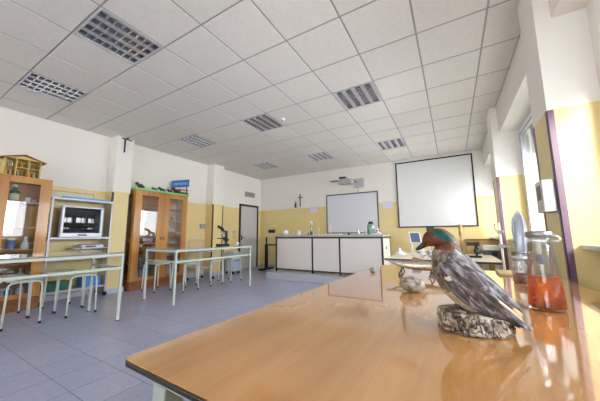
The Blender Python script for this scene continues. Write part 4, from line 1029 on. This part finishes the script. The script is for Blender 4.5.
MB().box(-.02, .02, -.15, .10, .09, .115).box(-.01, .01, -.12, -.10, .05, .09).box(-.01, .01, .06, .08, .05, .09).build('rail', mat('model_red', (168, 78, 52), .6), pb_)

# little house with compartments on the left cabinet
hs = thing('model_house', 'yellow open-fronted model house with gabled brown roof on the left cabinet', 'model house', (-5.74, 1.235, 2.001))
YEL = mat('yellow_board', (214, 190, 112), .55)
w_ = .20; hh = .27
fb = MB(); fb.box(-.10, -.09, -w_, w_, 0, hh); fb.box(-.09, .08, -w_, -w_+.012, 0, hh).box(-.09, .08, w_-.012, w_, 0, hh).box(-.09, .08, -w_+.012, w_-.012, 0, .01)
fb.prism([(-w_, hh), (w_, hh), (0, hh+.055)], 'x', -.10, .08)
for y in (-.075, .06): fb.box(-.09, .08, y-.005, y+.005, .01, hh-.001)
fb.box(-.09, .08, -.07, w_-.012, .135, .145)
fb.build('house_box', YEL, hs)
rf = MB(); rf.prism([(-w_-.05, hh-.018), (0, hh+.062), (w_+.05, hh-.018), (w_+.05, hh-.006), (0, hh+.076), (-w_-.05, hh-.006)], 'x', -.13, .12); rf.build('roof', mat('roof_brown', (150, 74, 52), .6), hs)
cols = [(176, 70, 50), (220, 220, 206), (70, 130, 90), (200, 120, 60), (120, 60, 50), (230, 200, 60)]
hb = 0
for (ya, yb, z) in ((-.065, .05, .011), (.07, .18, .011), (-.065, .05, .146), (.07, .18, .146), (-.18, -.09, .011)):
    y = ya+.008
    while y < yb-.02:
        w2 = random.uniform(.012, .022); h2 = random.uniform(.05, .10)
        MB().lathe([(0, 0), (w2/2, 0), (w2/2, h2*.8), (w2*.3, h2), (0, h2)], (.02, y+w2/2, z), 10).build('sample_vial', mat('vial_%d' % (hb % 6), cols[hb % 6], .4), hs); hb += 1; y += w2+.006
q = MB(); q.lathe([(.02, -.006), (.032, -.006), (.032, .006), (.02, .006), (.02, -.006)], (.05, -.135, .18), 20, axis='x'); q.build('dial', ALU, hs)

# television stand
rk_ = thing('television_stand', 'grey metal shelf stand on castors holding the television', 'shelf stand', (-5.66, 2.06, 0))
GM = mat('stand_grey', (176, 178, 190), .35, .3)
for x in (-.30, 0):
    for y in (-.435, .435): MB().box(x-.013, x+.013, y-.013, y+.013, .07, 1.75).build('post', GM, rk_)
for z in (.20, .72, 1.07, 1.74):
    MB().box(-.315, .015, -.42, .42, z-.03, z).build('shelf', GM, rk_)
MB().box(-.28, .0, -.1, .42, .868, .88).build('shelf', GM, rk_)
for x in (-.30, 0):
    for y in (-.435, .435): MB().lathe([(0, -.014), (.036, -.014), (.036, .014), (0, .014)], (x, y, .037), 16, axis='x').build('castor', RUB, rk_)
tv = thing('television', 'silver tube television with dark screen on the metal stand', 'television', (-5.655, 2.04, 1.072))
SIL = mat('tv_silver', (196, 200, 210), .35, .3)
f = MB(); f.box(-.04, .06, -.30, .30, 0, .075).box(-.04, .06, -.30, .30, .505, .535).box(-.04, .06, -.30, -.262, .075, .505).box(-.04, .06, .262, .30, .075, .505); f.build('bezel', SIL, tv, bevel=.008)
MB().prism([(-.28, .02), (-.04, .0), (-.04, .53), (-.28, .44)], 'y', -.24, .24).build('tube_housing', mat('tv_back', (120, 122, 130), .5), tv, bevel=.01)
sc_ = MB(); N = 24; V = [[sc_.b.verts.new((.058-1.15+math.sqrt(1.15**2-(-.262+.524*i/N)**2-(-.215+.43*j/N)**2), -.262+.524*i/N, .075+.43*j/N)) for j in range(N+1)] for i in range(N+1)]
for i in range(N):
    for j in range(N): sc_.face([V[i][j], V[i+1][j], V[i+1][j+1], V[i][j+1]], True)
sc_.build('screen', mat('crt_glass', (26, 34, 38), .04, coat=.3, spec=.5), tv)
MB().box(.06, .064, -.06, .07, .025, .05).build('control_panel', DARK, tv)
vp = thing('video_player', 'flat pale video player on the shelf below the television', 'video player', (-5.78, 2.24, .881))
MB().box(-.13, .12, -.16, .17, 0, .055).build('case', mat('player_blue', (178, 184, 206), .35, .2), vp, bevel=.004)
MB().box(.12, .123, -.1, .05, .015, .04).build('front_slot', BLACK, vp)
MB().box(-.12, .10, -.14, .12, .056, .064).build('top_book', mat('book_red', (150, 50, 60), .5), vp)
ub = shelf_box('video_recorder', (40, 42, 50), -5.93, -5.70, 1.75, 1.93, .72, .07, 'black recorder on the middle shelf of the television stand', 'recorder')
shelf_box('paper_stack', (206, 208, 216), -5.92, -5.70, 2.05, 2.42, .72, .05, 'stack of pale papers on the middle shelf of the television stand', 'papers')
shelf_box('green_crate', (30, 98, 84), -5.94, -5.68, 1.66, 1.98, .20, .14, 'dark green crate on the bottom shelf of the television stand', 'crate')
shelf_box('blue_bag', (64, 136, 210), -5.94, -5.68, 2.16, 2.42, .20, .17, 'bright blue bag on the bottom shelf of the television stand', 'bag')
tag(MB((-5.8, 2.1, 1.742)).box(-5.94, -5.66, 1.76, 2.44, 1.7415, 1.768).build('blue_folder', mat('bright_blue', (60, 150, 224), .4), bevel=.004), 'bright blue folder lying on top of the television stand', 'folder')
ch = thing('wall_chart', 'narrow pale wall chart with orange border behind the television stand', 'wall chart', (XL+.001, 2.0, 1.70))
MB().box(0, .006, -.37, .32, 0, .20).build('sheet', mat('chart_cream', (226, 220, 196), .6, noise=.08, nscale=30), ch)
MB().box(.006, .009, -.37, .32, .185, .20).box(.006, .009, .305, .32, 0, .185).build('border', mat('chart_orange', (222, 150, 96), .6), ch)
